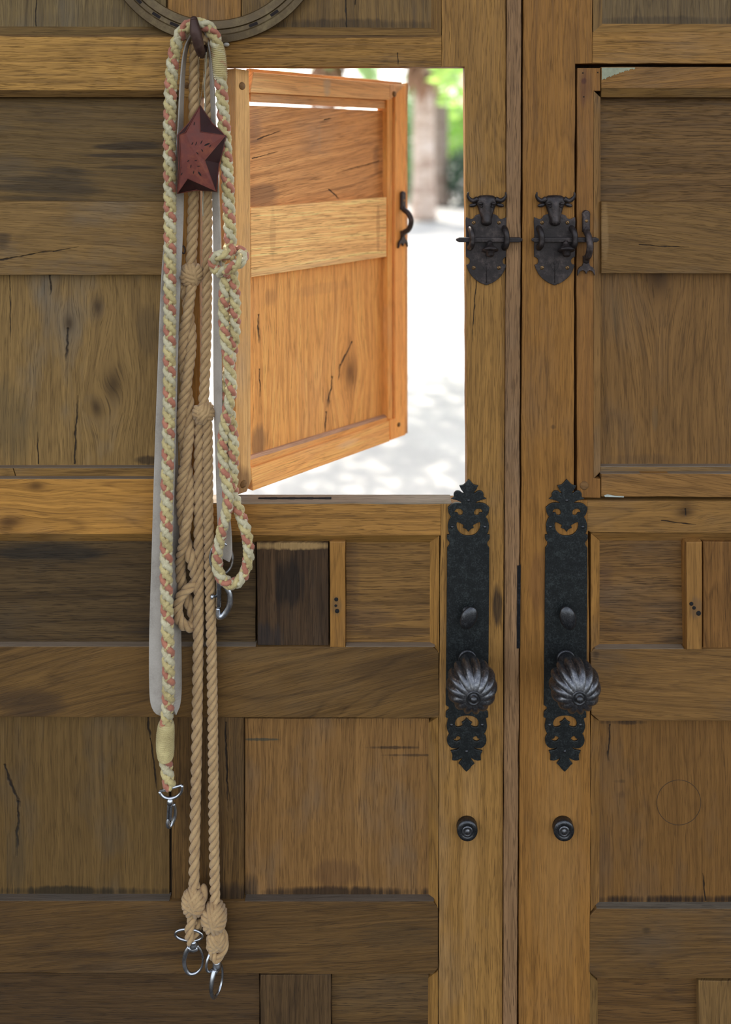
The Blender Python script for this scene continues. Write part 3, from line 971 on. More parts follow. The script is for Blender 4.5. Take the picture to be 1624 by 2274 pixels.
m_fs = W('oak_hatch_free_stile', (225, 157, 93), 'v', con=.5, pores=.5, rings=.2, blotch=.1, weather=.05)
hboard('stile', [(878, 193), (901, 190), (901, 966), (868, 978), (866, 934), (878, 930)], 0, 45, m_fs)
hboard('stile_block', [(866, 187), (901, 188), (878, 212), (866, 222)], 0, 44, W('oak_hatch_corner_block', (224, 170, 127), 'v', con=.6))
hboard('moulding', [(860, 222), (872, 216), (872, 934), (862, 930)], 5, 36, W('oak_hatch_free_bead', (216, 151, 86), 'v', con=.5))
hboard('groove', [(870, 218), (880, 214), (880, 932), (870, 934)], 14, 28, W('oak_hatch_groove', (150, 100, 59), 'v', con=.6))
hboard('lip', [(888, 186), (906, 184), (906, 962), (888, 970)], 32, 12, W('oak_hatch_outer_lip', (195, 143, 93), 'v'))


def hpeg(u, v, r):
    p = HP(u, v, -.3)
    MB().lathe([(r * S, 0), (r * S * .9, .0008)], p, (0, -1, 0), 14).build('peg', m_peg, ho)


hpeg(538, 191, 9)
hpeg(541, 1075, 9)
hpeg(876, 209, 8)
hpeg(886, 943, 6)

# ------------------------------------------------------------------ iron catch (keeper loop)
m_iron = iron('wrought_iron_brown', (54, 46, 43), .55, .48, .5, .3)
m_screw = iron('brassy_screw', (112, 84, 52), .8, .45, .3, .2, col2=(150, 118, 76))


def catch(parent, T):
    """keeper: T maps (x right, y towards the viewer, z up) in px units to the parent's space"""
    mb = MB()
    # top tongue
    prof = [(-8.5, 58), (-9, 66), (-6, 72), (0, 74), (6, 72), (9, 66), (8.5, 58), (8.5, 26), (-8.5, 26)]
    vs, fs = [], []
    n = len(prof)
    for y, k in ((0, 1.0), (6, 1.0), (9, .78)):
        for (x, z) in prof:
            vs.append(T(x * k, y, 50 + (z - 50) * (1 if k == 1 else .94)))
    for L in range(2):
        for i in range(n):
            j = (i + 1) % n
            fs.append((L * n + i, L * n + j, (L + 1) * n + j, (L + 1) * n + i))
    fs.append(tuple(range(2 * n, 3 * n)))
    fs.append(tuple(range(n - 1, -1, -1)))
    mb.add(vs, fs, False)
    o = mb.build('tongue', m_iron, parent, bevel=.0006)
    # loop
    keys = [(0, 3, 34), (0, 9, 26), (1, 22, 18), (2, 31, 4), (2, 31, -10), (1, 23, -24), (0, 9, -32), (0, 3, -40)]
    pts = spline([tuple(T(*k)) for k in keys], 2.5 * S)
    MB().tube(pts, 7.4 * S, 10).build('loop', m_iron, parent)
    # lower tongue with forked fish-tail foot
    mb = MB()
    prof = [(-7, -28), (7, -28), (6.5, -44), (9, -50), (15, -53), (19, -60), (19.5, -72), (14, -62), (7, -59), (3, -62), (0, -68), (-3, -62), (-7, -59), (-14, -62),
            (-19.5, -72), (-19, -60), (-15, -53), (-9, -50), (-6.5, -44)]
    vs, fs = [], []
    n = len(prof)
    for y in (0, 7):
        for (x, z) in prof:
            vs.append(T(x, y, z))
    for i in range(n):
        j = (i + 1) % n
        fs.append((i, j, n + j, n + i))
    fs.append(tuple(range(n, 2 * n)))
    fs.append(tuple(range(n - 1, -1, -1)))
    mb.add(vs, fs, False)
    mb.build('forked_foot', m_iron, parent, bevel=.0006)
    for z in (50, -36):
        q = [T(0, 8, z)]
        a = T(0, 9.8, z) - T(0, 8, z)
        MB().lathe([(4 * S, 0), (3.6 * S, 1.2 * S), (1.5 * S, 1.6 * S)], q[0], a, 12).build('screw', m_screw, parent)


def T_closed(x, y, z):
    p = P(1301, 540, 0)
    return Vector((p.x + x * S, p.y - y * S, p.z + z * S))


kc = empty('keeper_catch', P(1301, 540, 0))
tag(kc, 'black iron keeper with forked foot on the closed hatch, holding the shot bolt', 'catch')
catch(kc, T_closed)

ph = HP(892.5, 488, 0)


def T_open(x, y, z):
    q = Vector((ph.x + x * S, ph.y - y * S, ph.z + z * S * 1.06))
    return Vector(origin_h) + Vector((q.x * cH - q.y * sH, q.x * sH + q.y * cH, q.z))


ko = empty('keeper_catch', T_open(0, 0, 0))
tag(ko, 'brown iron keeper loop with forked foot on the open hatch edge', 'catch')
catch(ko, T_open)


# ------------------------------------------------------------------ flat cut-out plates
def smooth_poly(pts, it=2):
    """Chaikin corner cutting; points given as (x, z) or (x, z, 1) for corners to keep"""
    pts = [(p[0], p[1], p[2] if len(p) > 2 else 0) for p in pts]
    for _ in range(it):
        out = []
        n = len(pts)
        for i in range(n):
            a, b = pts[i], pts[(i + 1) % n]
            if a[2]:
                out.append(a)
            else:
                pa = pts[i - 1]
            if not a[2]:
                out.append((a[0] * .75 + b[0] * .25, a[1] * .75 + b[1] * .25, 0))
            if not b[2]:
                out.append((a[0] * .25 + b[0] * .75, a[1] * .25 + b[1] * .75, 0))
        pts = out
    return [(p[0], p[1]) for p in pts]


def mirror(half):
    """half: right-hand side points from top centre to bottom centre; adds the left side"""
    left = [(-p[0],) + tuple(p[1:]) for p in reversed(half) if abs(p[0]) > 1e-6]
    return list(half) + left


def plate(name, outer, holes, y0, y1, bevel, mat, parent, place):
    """2D outline with holes filled and given thickness y0..y1 towards the viewer; place maps (x, y, z)"""
    cu = bpy.data.curves.new(name, 'CURVE')
    cu.dimensions = '2D'
    cu.fill_mode = 'BOTH'
    h = abs(y1 - y0) / 2
    cu.extrude = max(h - bevel, 1e-3)
    cu.bevel_depth = bevel
    cu.bevel_resolution = 1
    for loop in [outer] + holes:
        sp = cu.splines.new('POLY')
        sp.points.add(len(loop) - 1)
        for i, (x, z) in enumerate(loop):
            sp.points[i].co = (x, z, 0, 1)
        sp.use_cyclic_u = True
    ob = bpy.data.objects.new(name, cu)
    C.objects.link(ob)
    dg = bpy.context.evaluated_depsgraph_get()
    me = bpy.data.meshes.new_from_object(ob.evaluated_get(dg))
    bpy.data.objects.remove(ob)
    ym = (y0 + y1) / 2
    for v in me.vertices:
        v.co = place(v.co.x, ym + v.co.z, v.co.y)
    bm = bmesh.new()
    bm.from_mesh(me)
    bmesh.ops.remove_doubles(bm, verts=bm.verts, dist=1e-6)
    bmesh.ops.recalc_face_normals(bm, faces=bm.faces)
    for f in bm.faces:
        f.smooth = False
    bm.to_mesh(me)
    bm.free()
    me.materials.clear()
    return link(name, me, mat, parent)


def screw(parent, c, r=4.2, mat=None, slot=30.0):
    """slotted screw head facing the viewer"""
    mb = MB()
    mb.lathe([(r * S, 0), (r * S, .6 * S), (r * .8 * S, 1.5 * S), (r * .3 * S, 1.9 * S)], c, (0, -1, 0), 14)
    o = mb.build('screw', mat or m_screw, parent)
    M = Matrix.Rotation(math.radians(slot), 3, 'Y')
    MB().box(Vector(c) + Vector((0, -1.9 * S, 0)), r * .8 * S, .25 * S, .55 * S, M).build('screw_slot', m_hole, o)
    return o


# ------------------------------------------------------------------ bull-head latches
m_latch = iron('latch_iron', (46, 40, 38), .6, .44, .4, .35, col2=(90, 78, 73))


def bull_latch(cu_, cv_, bolt, knob_x, staples, label):
    root = empty('bull_head_latch', P(cu_, cv_, 0))
    tag(root, label, 'latch', 'bull-head latches on the door stiles')
    o = P(cu_, cv_, 0)

    def pl(x, y, z):
        return Vector((o.x + x * S, o.y - y * S, o.z + z * S))
    half = [(0, 58), (20, 54), (24, 52, 1), (27, 46), (34, 43.5), (44.5, 48, 1), (45.5, 40), (44, 10), (45, -20), (44.5, -38, 1),
            (40, -40), (36, -44), (35, -50), (38, -56), (43.5, -57, 1), (41, -66), (32, -82), (16, -95), (0, -101, 1)]
    plate('shield_plate', smooth_poly(mirror(half), 2), [], 0, 4.5, .8, m_latch, root, pl)
    # engraved midrib and heart on the shield
    mb = MB()
    mb.tube([pl(0, 4.4, -28), pl(0, 4.9, -60), pl(0, 4.5, -96)], .7 * S, 5)
    hk = [(-9, -52), (-8, -60), (0, -72), (8, -60), (9, -52)]
    for s_ in (-1, 1):
        mb.tube(spline([tuple(pl(s_ * 1, 4.6, -56)), tuple(pl(s_ * 5, 4.6, -50)), tuple(pl(s_ * 9, 4.6, -54)), tuple(pl(s_ * 7, 4.6, -62)), tuple(pl(0, 4.6, -72))], 2 * S), .6 * S, 5)
    mb.build('engraving', m_latch, root)
    # head: shaped skull, brow, muzzle
    mb = MB()
    prof = [(98, 3, 2), (97, 15, 8), (92, 23, 11), (86, 25, 13), (80, 24, 14.5), (74, 20, 15.5), (66, 17.5, 16), (58, 15, 16), (50, 13, 17), (44, 12, 19), (39, 12.5, 20), (34, 11, 18), (31, 6, 13)]
    ns = 20
    vs, fs = [], []
    for (z, hw, dp) in prof:
        for k in range(ns):
            t = PI * k / (ns - 1)
            x = -hw * math.cos(t)
            y = 3 + dp * (math.sin(t) ** .75)
            # nasal ridge and eye sockets
            if z <= 86:
                y += 2.0 * math.exp(-(x / 5.0) ** 2)
            if 66 <= z <= 80:
                y -= 4.0 * math.exp(-((abs(x) - 12) / 4.5) ** 2)
            if z > 80:
                y -= 1.5 * math.exp(-(x / 2.0) ** 2)
            vs.append(pl(x, y, z))
    for i in range(len(prof) - 1):
        for k in range(ns - 1):
            fs.append((i * ns + k, i * ns + k + 1, (i + 1) * ns + k + 1, (i + 1) * ns + k))
    fs.append(tuple(range(ns)))
    fs.append(tuple((len(prof) - 1) * ns + k for k in range(ns)))
    mb.add(vs, fs)
    hd = mb.build('bull_head', m_latch, root)
    for s_ in (-1, 1):
        MB().tube(spline([tuple(pl(s_ * 20, 9, 90)), tuple(pl(s_ * 30, 10, 86)), tuple(pl(s_ * 38, 11, 90)), tuple(pl(s_ * 42, 13, 97)), tuple(pl(s_ * 41, 15, 105))], 2 * S),
                  np.interp(np.linspace(0, 1, len(spline([tuple(pl(s_ * 20, 9, 90)), tuple(pl(s_ * 30, 10, 86)), tuple(pl(s_ * 38, 11, 90)), tuple(pl(s_ * 42, 13, 97)), tuple(pl(s_ * 41, 15, 105))], 2 * S))),
                            [0, .5, 1], [6.2 * S, 4.8 * S, 1.6 * S]), 10).build('horn', m_latch, hd)
        M = Matrix.Rotation(s_ * .25, 3, 'Y')
        MB().ball(pl(s_ * 30, 8, 76), 9 * S, 4 * S, 4.6 * S, 12, 8, M).build('ear', m_latch, hd)
        MB().ball(pl(s_ * 12, 14, 74), 3.4 * S, 3 * S, 2.8 * S, 10, 6).build('eye', m_latch, hd)
        MB().ball(pl(s_ * 15, 14.5, 80), 6.5 * S, 3.5 * S, 2.6 * S, 10, 6, Matrix.Rotation(-s_ * .35, 3, 'Y')).build('brow', m_latch, hd)
        MB().ball(pl(s_ * 6.5, 17.5, 38), 2.4 * S, 3.2 * S, 2.4 * S, 8, 6).build('nostril', m_latch, hd)
    for (sx, sz, an) in ((-28, 37, 50), (28, 37, 60), (-28, -63, 20), (28, -63, 55)):
        screw(root, pl(sx, 4.2, sz), 4.4, None, an)
    # bolt guides
    for sx in staples:
        keys = [(sx - 2, 2, 24), (sx - 1, 14, 23), (sx + 1, 23, 14), (sx + 2, 24, 0), (sx + 1, 23, -9), (sx - 1, 14, -16), (sx - 2, 2, -17)]
        MB().tube(spline([tuple(pl(*k)) for k in keys], 2.5 * S), 6.2 * S, 10, squash=1.25).build('guide', m_latch, root)
    # sliding bolt: squared bar with tapered tip
    b0, b1 = bolt
    mb = MB()
    hh = 5.4
    secs = [(b0, 2.2), (b0 + 7, hh), (b1 - 14, hh), (b1 - 6, hh), (b1, 2.0)]
    vs, fs = [], []
    for (x, h) in secs:
        for (y, z) in ((-h, -h), (h, -h), (h, h), (-h, h)):
            vs.append(pl(x, 12 + y, z))
    for i in range(len(secs) - 1):
        for k in range(4):
            l = (k + 1) % 4
            fs.append((i * 4 + k, i * 4 + l, (i + 1) * 4 + l, (i + 1) * 4 + k))
    fs += [(0, 1, 2, 3), tuple(4 * (len(secs) - 1) + k for k in range(4))]
    mb.add(vs, fs, False)
    bo = mb.build('bolt', m_latch, root, bevel=.0011)
    # mushroom thumb piece hanging from the bolt towards the viewer
    ax = Vector((0, -.38, -.92)).normalized()
    MB().lathe([(5.5 * S, 0), (6 * S, 4 * S), (8 * S, 10 * S), (14 * S, 16 * S), (18.5 * S, 19 * S), (18 * S, 22 * S), (12 * S, 24 * S), (9 * S, 25 * S), (8.5 * S, 32 * S),
                (5 * S, 35 * S), (0.4 * S, 36 * S)], pl(knob_x, 15, -3), ax, 22).build('thumb_piece', m_latch, bo)
    return root


bull_latch(1080, 531, (-68, 79), 6, (-35, 41), 'black bull-head latch beside the open hatch, its bolt sticking into the opening')
bull_latch(1231.5, 531, (-53, 96), 22, (-34, 39), 'black bull-head latch on the right leaf, its bolt shot through the keeper')

# ------------------------------------------------------------------ knob plates
m_plate = iron('black_iron_plate', (38, 40, 39), .6, .42, .3, .22, sc=520, col2=(70, 75, 73))
m_pewter = iron('dark_pewter', (84, 84, 86), .9, .31, .3, .12, sc=1500, col2=(170, 168, 166))
m_pewter_dark = iron('burnished_knob_dark', (62, 62, 63), .85, .32, .3, .08, sc=900, col2=(108, 108, 108))


def knob_plate(cu_, lean, label, turn_tilt):
    """decorative long plate; local z measured up from v=1388"""
    cv_ = 1388
    root = empty('door_knob_plate', P(cu_, cv_, 0))
    tag(root, label, 'door knob', 'knob plates on the door stiles')
    o = P(cu_, cv_, 0)

    def pl(x, y, z):
        return Vector((o.x + (x + lean * z) * S, o.y - y * S, o.z + z * S))
    k = 1 / 4.06

    def top(x, y):      # from the enlarged tracing: y measured in tracing units below v=1040
        return (x * k, cv_ - (1040 + y * k))

    def bot(x, y):
        return (x * k, cv_ - (1380 + y * k))
    half = [top(0, 98) + (1,), top(22, 122), top(44, 146), top(80, 152) + (1,), top(66, 182), top(46, 205), top(40, 226), top(62, 218), top(84, 198),
            top(112, 198), top(134, 222), top(128, 252), top(150, 266) + (1,), top(110, 276), top(76, 288), top(58, 304), top(66, 312), top(96, 306), top(146, 312), top(184, 348) + (1,),
            top(176, 400), top(150, 430) + (1,), top(172, 462), top(184, 510), top(176, 570), top(158, 590), top(188, 596) + (1,), top(190, 630), top(166, 655), top(166, 685),
            top(186, 710) + (1,), top(186, 760) + (1,), bot(188, 700) + (1,), bot(188, 742) + (1,), bot(160, 756), bot(160, 790), bot(188, 802), bot(188, 850) + (1,), bot(164, 858), bot(174, 900),
            bot(180, 940), bot(166, 985), bot(150, 1000) + (1,), bot(176, 1040), bot(172, 1088), bot(140, 1126), bot(96, 1132), bot(70, 1118), bot(60, 1132), bot(90, 1150), bot(138, 1158) + (1,), bot(122, 1190),
            bot(126, 1236) + (1,), bot(90, 1240), bot(56, 1224), bot(38, 1210), bot(40, 1238), bot(66, 1270) + (1,), bot(46, 1284), bot(28, 1312), bot(0, 1338) + (1,)]
    outer = smooth_poly(mirror(half), 2)
    holes = []
    for s_ in (-1, 1):
        holes.append(smooth_poly([(s_ * x * k, cv_ - (1040 + y * k)) for (x, y) in
                                  ((50, 372), (76, 352), (112, 354), (132, 380), (126, 398), (104, 392), (96, 406), (88, 420), (56, 418), (46, 400))], 2))
        holes.append(smooth_poly([(s_ * x * k, cv_ - (1380 + y * k)) for (x, y) in
                                  ((48, 1042), (64, 1022), (88, 1016), (96, 1030), (104, 1044), (128, 1040), (118, 1066), (90, 1076), (62, 1066))], 2))
    sm = [(0, 560, 1), (18, 536), (44, 528, 1), (34, 506), (60, 490), (84, 478), (106, 472), (112, 500), (100, 556), (60, 596), (0, 606)]
    sm = sm + [(-p[0],) + tuple(p[1:]) for p in reversed(sm) if p[0] > 0]
    holes.append(smooth_poly([(p[0] * k, cv_ - (1040 + p[1] * k)) + ((1,) if len(p) > 2 else ()) for p in sm], 2))
    sm = [(0, 866, 1), (18, 888), (42, 902, 1), (32, 922), (40, 936), (62, 944), (88, 948), (108, 934), (112, 900), (92, 858), (50, 838), (0, 832)]
    sm = sm + [(-p[0],) + tuple(p[1:]) for p in reversed(sm) if p[0] > 0]
    holes.append(smooth_poly([(p[0] * k, cv_ - (1380 + p[1] * k)) + ((1,) if len(p) > 2 else ()) for p in sm], 2))
    plate('back_plate', outer, holes, 0, 5.0, .9, m_plate, root, pl)
    for (x, z) in ((-36, top(0, 520)[1]), (36, top(0, 520)[1]), (0, top(0, 282)[1]), (-34, bot(0, 920)[1]), (34, bot(0, 920)[1]), (0, bot(0, 1158)[1])):
        MB().lathe([(3.6 * S, 0), (3.4 * S, 1.0 * S), (2.2 * S, 2.0 * S), (.4 * S, 2.4 * S)], pl(x, 4.6, z), (0, -1, 0), 12).build('pin', m_pewter_dark, root)
    # thumb turn
    zt_ = cv_ - 1357
    tt = MB()
    tt.lathe([(11 * S, 0), (11 * S, 3 * S), (8 * S, 5 * S), (6.5 * S, 8 * S), (6.5 * S, 20 * S)], pl(-2, 4.8, zt_ + 3), (0, -1, 0), 18)
    M = Matrix.Rotation(math.radians(turn_tilt), 3, 'Y')
    tt.ball(pl(0, 26, zt_ - 1), 18 * S, 8.5 * S, 26.5 * S, 20, 14, M)
    tt.build('thumb_turn', m_pewter_dark, root)
    # rose and neck
    zk = cv_ - 1459
    MB().lathe([(21 * S, 0), (21.5 * S, 4 * S), (20 * S, 7 * S), (18 * S, 8 * S), (19 * S, 10 * S), (17.5 * S, 14 * S), (15 * S, 20 * S), (14 * S, 34 * S), (17 * S, 52 * S), (20 * S, 62 * S)],
               pl(0, 4.8, zk), (0, -1, 0), 30).build('neck', m_pewter_dark, root)
    # fluted knob
    c = pl(0, 98, zk)
    NR, na, nl = 14, 14 * 10, 26
    vs, fs = [], []
    for i in range(nl + 1):
        al = PI * (0.06 + .88 * i / nl)
        yy = math.cos(al)
        for j in range(na):
            ph_ = 2 * PI * j / na
            sw = ph_ + .10 * (al - PI / 2)
            w = abs(math.cos(NR * sw / 2)) ** .62
            dep = .27 * math.sin(al) ** .8
            r = 54 * math.sin(al) ** .80 * (1 - dep + dep * w)
            vs.append(c + Vector((r * math.cos(ph_), 44 * yy, r * math.sin(ph_))) * S)
    for i in range(nl):
        for j in range(na):
            l = (j + 1) % na
            fs.append((i * na + j, i * na + l, (i + 1) * na + l, (i + 1) * na + j))
    fs.append(tuple(range(na)))
    fs.append(tuple(nl * na + j for j in range(na)))
    kb = MB().add(vs, fs).build('knob', m_pewter, root)
    MB().lathe([(15.5 * S, 0), (15.5 * S, 4 * S), (13.5 * S, 5.5 * S), (11 * S, 4 * S), (10 * S, 3 * S), (7.5 * S, 4 * S), (7.5 * S, 9 * S), (5 * S, 12 * S), (.5 * S, 13 * S)],
               c + Vector((0, -40 * S, 0)), (0, -1, 0), 26).build('finial', m_pewter_dark, kb)
    return root


knob_plate(1038.5, .008, 'black cut-iron plate with fluted melon knob on the left leaf, tip at the open hatch', 24)
knob_plate(1256, .008, 'black cut-iron plate with fluted melon knob on the right leaf', -14)

# ------------------------------------------------------------------ lock cylinders
for (lu, lv, lab) in ((1037, 1834, 'small round dark lock cylinder low on the left leaf'), (1250, 1834, 'small round dark lock cylinder low on the right leaf')):
    r0 = empty('lock_cylinder', P(lu, lv, 0))
    tag(r0, lab, 'lock', 'lock cylinders on the door stiles')
    MB().lathe([(23 * S, 0), (23 * S, 13 * S), (21.5 * S, 16 * S), (14 * S, 17 * S), (13 * S, 15.5 * S)], P(lu, lv, 0), (0, -1, 0), 32).build('collar', m_pewter_dark, r0)
    MB().lathe([(12.5 * S, 14 * S), (12 * S, 17 * S), (8 * S, 17.5 * S), (7 * S, 16 * S), (5 * S, 18.5 * S), (.5 * S, 19.5 * S)], P(lu, lv, 0), (0, -1, 0), 28).build('plug', m_pewter, r0)

# ------------------------------------------------------------------ horseshoe with hook
m_shoe = iron('old_horseshoe_steel', (78, 62, 38), .5, .45, .4, .5, sc=90, col2=(122, 104, 70))
hs = empty('horseshoe', P(475, 84, 0))
tag(hs, 'large worn steel horseshoe nailed above the hatch, holding the hook and ropes', 'horseshoe')
cx_, cz_ = 475.0, -163.0
NA = 72
vs, fs = [], []
mb = MB()
ring_pts = []
for i in range(NA + 1):
    t = math.radians(-38 + (256) * i / NA)      # angle from +u axis, through the bottom
    wv = math.sin(t)
    ri, ro = 208, 256 + 4 * math.sin(t)
    cs, sn = math.cos(t), math.sin(t)
    sq = .93 if t < 0 or t > PI else 1.0
    for (r, d) in ((ri, 0), (ri + 2, -11), (ri + 19, -12), (ri + 22, -8), (ri + 31, -8), (ri + 34, -12), (ro - 2, -11), (ro, 0)):
        vs.append(P(cx_ + r * cs * sq, cz_ + r * sn, d))
m8 = 8
for i in range(NA):
    for k in range(m8):
        l = (k + 1) % m8
        fs.append((i * m8 + k, i * m8 + l, (i + 1) * m8 + l, (i + 1) * m8 + k))
fs.append(tuple(range(m8)))
fs.append(tuple(NA * m8 + k for k in range(m8)))
mb.add(vs, fs, False)
mb.build('shoe', m_shoe, hs)
m_nh = simple('nail_hole_rust', (30, 18, 12), .9)
for deg in (40, 55, 68, 112, 123, 136, 150):
    t = math.radians(deg)
    c = P(cx_ + 234.5 * math.cos(t), cz_ + 234.5 * math.sin(t), -8.3)
    M = Matrix.Rotation(-(PI / 2 - t) , 3, 'Y')
    tx = Vector((-math.sin(t), 0, -math.cos(t)))
    rx = Vector((math.cos(t), 0, -math.sin(t)))
    q = [c + tx * sx * 10 * S + rx * sz * 3.4 * S + Vector((0, yy * S, 0)) for sx in (-1, 1) for yy in (-.4, .4) for sz in (-1, 1)]
    MB().add(q, [(0, 1, 3, 2), (4, 6, 7, 5), (0, 4, 5, 1), (2, 3, 7, 6), (0, 2, 6, 4), (1, 5, 7, 3)], False).build('nail_slot', m_nh, hs)
m_hook = iron('rusty_hook', (66, 46, 38), .5, .5, .4, .3, sc=120, col2=(98, 76, 64))
hk = uvd([(452, 72, -8), (452, 84, -30), (452, 108, -52), (449, 122, -72), (444, 110, -92), (438, 86, -102), (433, 60, -104), (431, 44, -102)])
hp = spline(hk, 3 * S)
MB().tube(hp, np.interp(np.linspace(0, 1, len(hp)), [0, .3, .5, .7, .85, 1], np.array([8, 8, 8, 11.5, 12.5, 8]) * S), 14).build('hook', m_hook, hs)
MB().ball(P(431, 44, -102), 8 * S, 8 * S, 8 * S, 14, 8).build('hook_tip', m_hook, hs)
MB().ball(P(503, 99, -6), 7 * S, 5 * S, 5 * S, 12, 8).build('nail_head', simple('pale_nail', (176, 166, 150), .6), hs)

# ------------------------------------------------------------------ ropes
m_cotton = cloth('cotton_rope', (190, 156, 108), (150, 116, 74), 1500, bumps=.6)
m_cream = cloth('braid_cream', (204, 184, 124), (152, 130, 80), 1200, rough=.7, bumps=.5)
m_pale = cloth('braid_pale', (206, 194, 156), (160, 146, 108), 1200, rough=.7, bumps=.5)
m_pink = cloth('braid_pink', (186, 118, 88), (144, 82, 60), 1200, rough=.7, bumps=.5)
m_whip = cloth('whipping_thread', (198, 180, 124), (146, 126, 78), 900, rough=.75, bumps=.4)
m_metal = iron('nickel_plate', (176, 178, 180), 1.0, .27, .1, .03, sc=60, col2=(214, 216, 218))


def twisted(parent, pts, r=12.0, lay=62.0, mat=None, hand=1, ph0=0.0, n=8):
    """three-strand laid rope: every strand a part"""
    pts = np.asarray(pts, float)
    T, N, B = frames(pts)
    s = np.concatenate([[0], np.cumsum(np.linalg.norm(np.diff(pts, axis=0), axis=1))])
    rs = r * .50 * S
    ro = r * .53 * S
    for k in range(3):
        a = ph0 + hand * 2 * PI * s / (lay * S) + 2 * PI * k / 3
        q = pts + ro * (np.cos(a)[:, None] * N + np.sin(a)[:, None] * B)
        MB().tube(q, rs, n).build('strand', mat, parent, weld=False)


def braid(parent, pts, r=12.5, lay=66.0, closed=False, ph0=0.0, n=7):
    """six-strand round plait, one strand pink"""
    pts = np.asarray(pts, float)
    T, N, B = frames(pts, closed)
    s = np.concatenate([[0], np.cumsum(np.linalg.norm(np.diff(pts, axis=0), axis=1))])
    am = r * .15 * S
    for dr in (1, -1):
        rs = r * (.505 if dr == BR_DIR else .40) * S
        ro = r * (.62 if dr == BR_DIR else .53) * S
        for k in range(3):
            a = ph0 + dr * 2 * PI * s / (lay * S) + 2 * PI * k / 3
            rad = ro + dr * am * (.45 if dr == BR_DIR else 1.0) * np.cos(PI * s / (lay * S / 6))
            q = pts + rad[:, None] * (np.cos(a)[:, None] * N + np.sin(a)[:, None] * B)
            mat = m_pink if (dr == BR_DIR and k == 0) else (m_cream if (k + (dr > 0)) % 2 else m_pale)
            fl = 1 + .10 * np.sin(s / S * .9 + k)          # uneven lay of the yarn
            MB().tube(q, rs * fl, n).build('strand', mat, parent, weld=False)


BR_DIR = -1


def knot_ball(parent, c, rx, rz, r, bands, mat, name='knot', ry=None):
    """turk's-head style knot: bands of parallel cords wrapped round a core"""
    ry = ry or rx * .85
    mb = MB()
    mb.ball(c, (rx - r * 1.3) * S, (ry - r * 1.3) * S, (rz - r * 1.3) * S, 18, 12)
    for bi, (tilt, yaw, cnt, lift) in enumerate(bands):
        Rm = Matrix.Rotation(yaw, 3, 'Z') @ Matrix.Rotation(tilt, 3, 'Y')
        for k in range(cnt):
            off = (k - (cnt - 1) / 2) * 1.75 * r / min(rx, rz)
            h = math.sin(max(-1.2, min(1.2, off)))
            w = math.cos(max(-1.2, min(1.2, off)))
            pts = []
            for t in np.linspace(0, 2 * PI, 40, endpoint=False):
                wob = 1.0 + lift * math.cos(3 * t + bi * 2.1)
                p = Rm @ Vector((w * math.cos(t) * wob, w * math.sin(t) * wob, h))
                pts.append((c.x + p.x * (rx - r) * S, c.y + p.y * (ry - r) * S, c.z + p.z * (rz - r) * S))
            mb.tube(pts, r * S, 7, closed=True)
    return mb.build(name, mat, parent, weld=False)


def whipping(parent, pts, r0, r1, turns, mat):
    """tight thread winding along a short path"""
    pts = np.asarray(pts, float)
    m = turns * 8
    L = np.linspace(0, len(pts) - 1, m)
    Q = np.stack([np.interp(L, np.arange(len(pts)), pts[:, j]) for j in range(3)], 1)
    ph_ = np.linspace(0, turns * 2 * PI, m)
    env = np.interp(np.linspace(0, 1, m), [0, .08, .3, .7, .92, 1], [r0, r0 + (r1 - r0) * .6, r1, r1, r0 + (r1 - r0) * .6, r0])
    rr = (env + 1.3 * np.cos(ph_)) * S
    return MB().tube(Q, rr, 18).build('whipping', mat, parent, weld=False)


# --- cotton rope with hand loop
c1 = empty('cotton_lead_rope', P(440, 70, -40))
tag(c1, 'tan twisted cotton rope ending in a knotted hand loop, nearest the hook stile', 'rope')
main = spline(uvd([(458, 96, -64), (444, 66, -52), (434, 100, -42), (432, 160, -32), (431, 250, -28), (430, 430, -26), (427, 530, -27), (424, 600, -30)]), 3.0 * S)
twisted(c1, main, 12.0, 62, m_cotton)
knot_ball(c1, P(425, 609, -30), 26, 29, 5.2, [(1.35, .2, 3, .05), (-.55, .5, 3, .12), (.35, -.3, 3, .09)], m_cotton)
ctr = [(418, 632), (418, 690), (416, 760), (414, 840), (413, 920), (413, 1000), (412, 1080), (411, 1150), (411, 1200)]
la, lb = [], []
for i, (u, v) in enumerate(ctr):
    t = 2 * PI * (v - 632) / 330 + .5
    la.append((u + 9.5 * math.cos(t), v, -30 - 9.5 * math.sin(t)))
    lb.append((u - 9.5 * math.cos(t), v, -30 + 9.5 * math.sin(t)))
a_keys = la + [(424, 1240, -36), (432, 1272, -28), (434, 1292, -24), (420, 1306, -34), (402, 1324, -38), (394, 1356, -34), (404, 1384, -30), (424, 1392, -20), (430, 1372, -14), (420, 1340, -14), (405, 1300, -16), (401, 1250, -20)]
full = a_keys + list(reversed(lb))
twisted(c1, spline(uvd(full), 3.0 * S), 11.5, 60, m_cotton)


def ring_pts(c, ru, rv, tilt=0.0, n=28, a0=0.0, a1=2 * PI, yaw=0.0):
    out = []
    for t in np.linspace(a0, a1, n, endpoint=abs(a1 - a0) < 2 * PI - 1e-6):
        x, z = ru * math.cos(t), rv * math.sin(t)
        x, z = x * math.cos(tilt) - z * math.sin(tilt), x * math.sin(tilt) + z * math.cos(tilt)
        out.append((c.x + x * math.cos(yaw) * S, c.y + x * math.sin(yaw) * S, c.z + z * S))
    return out


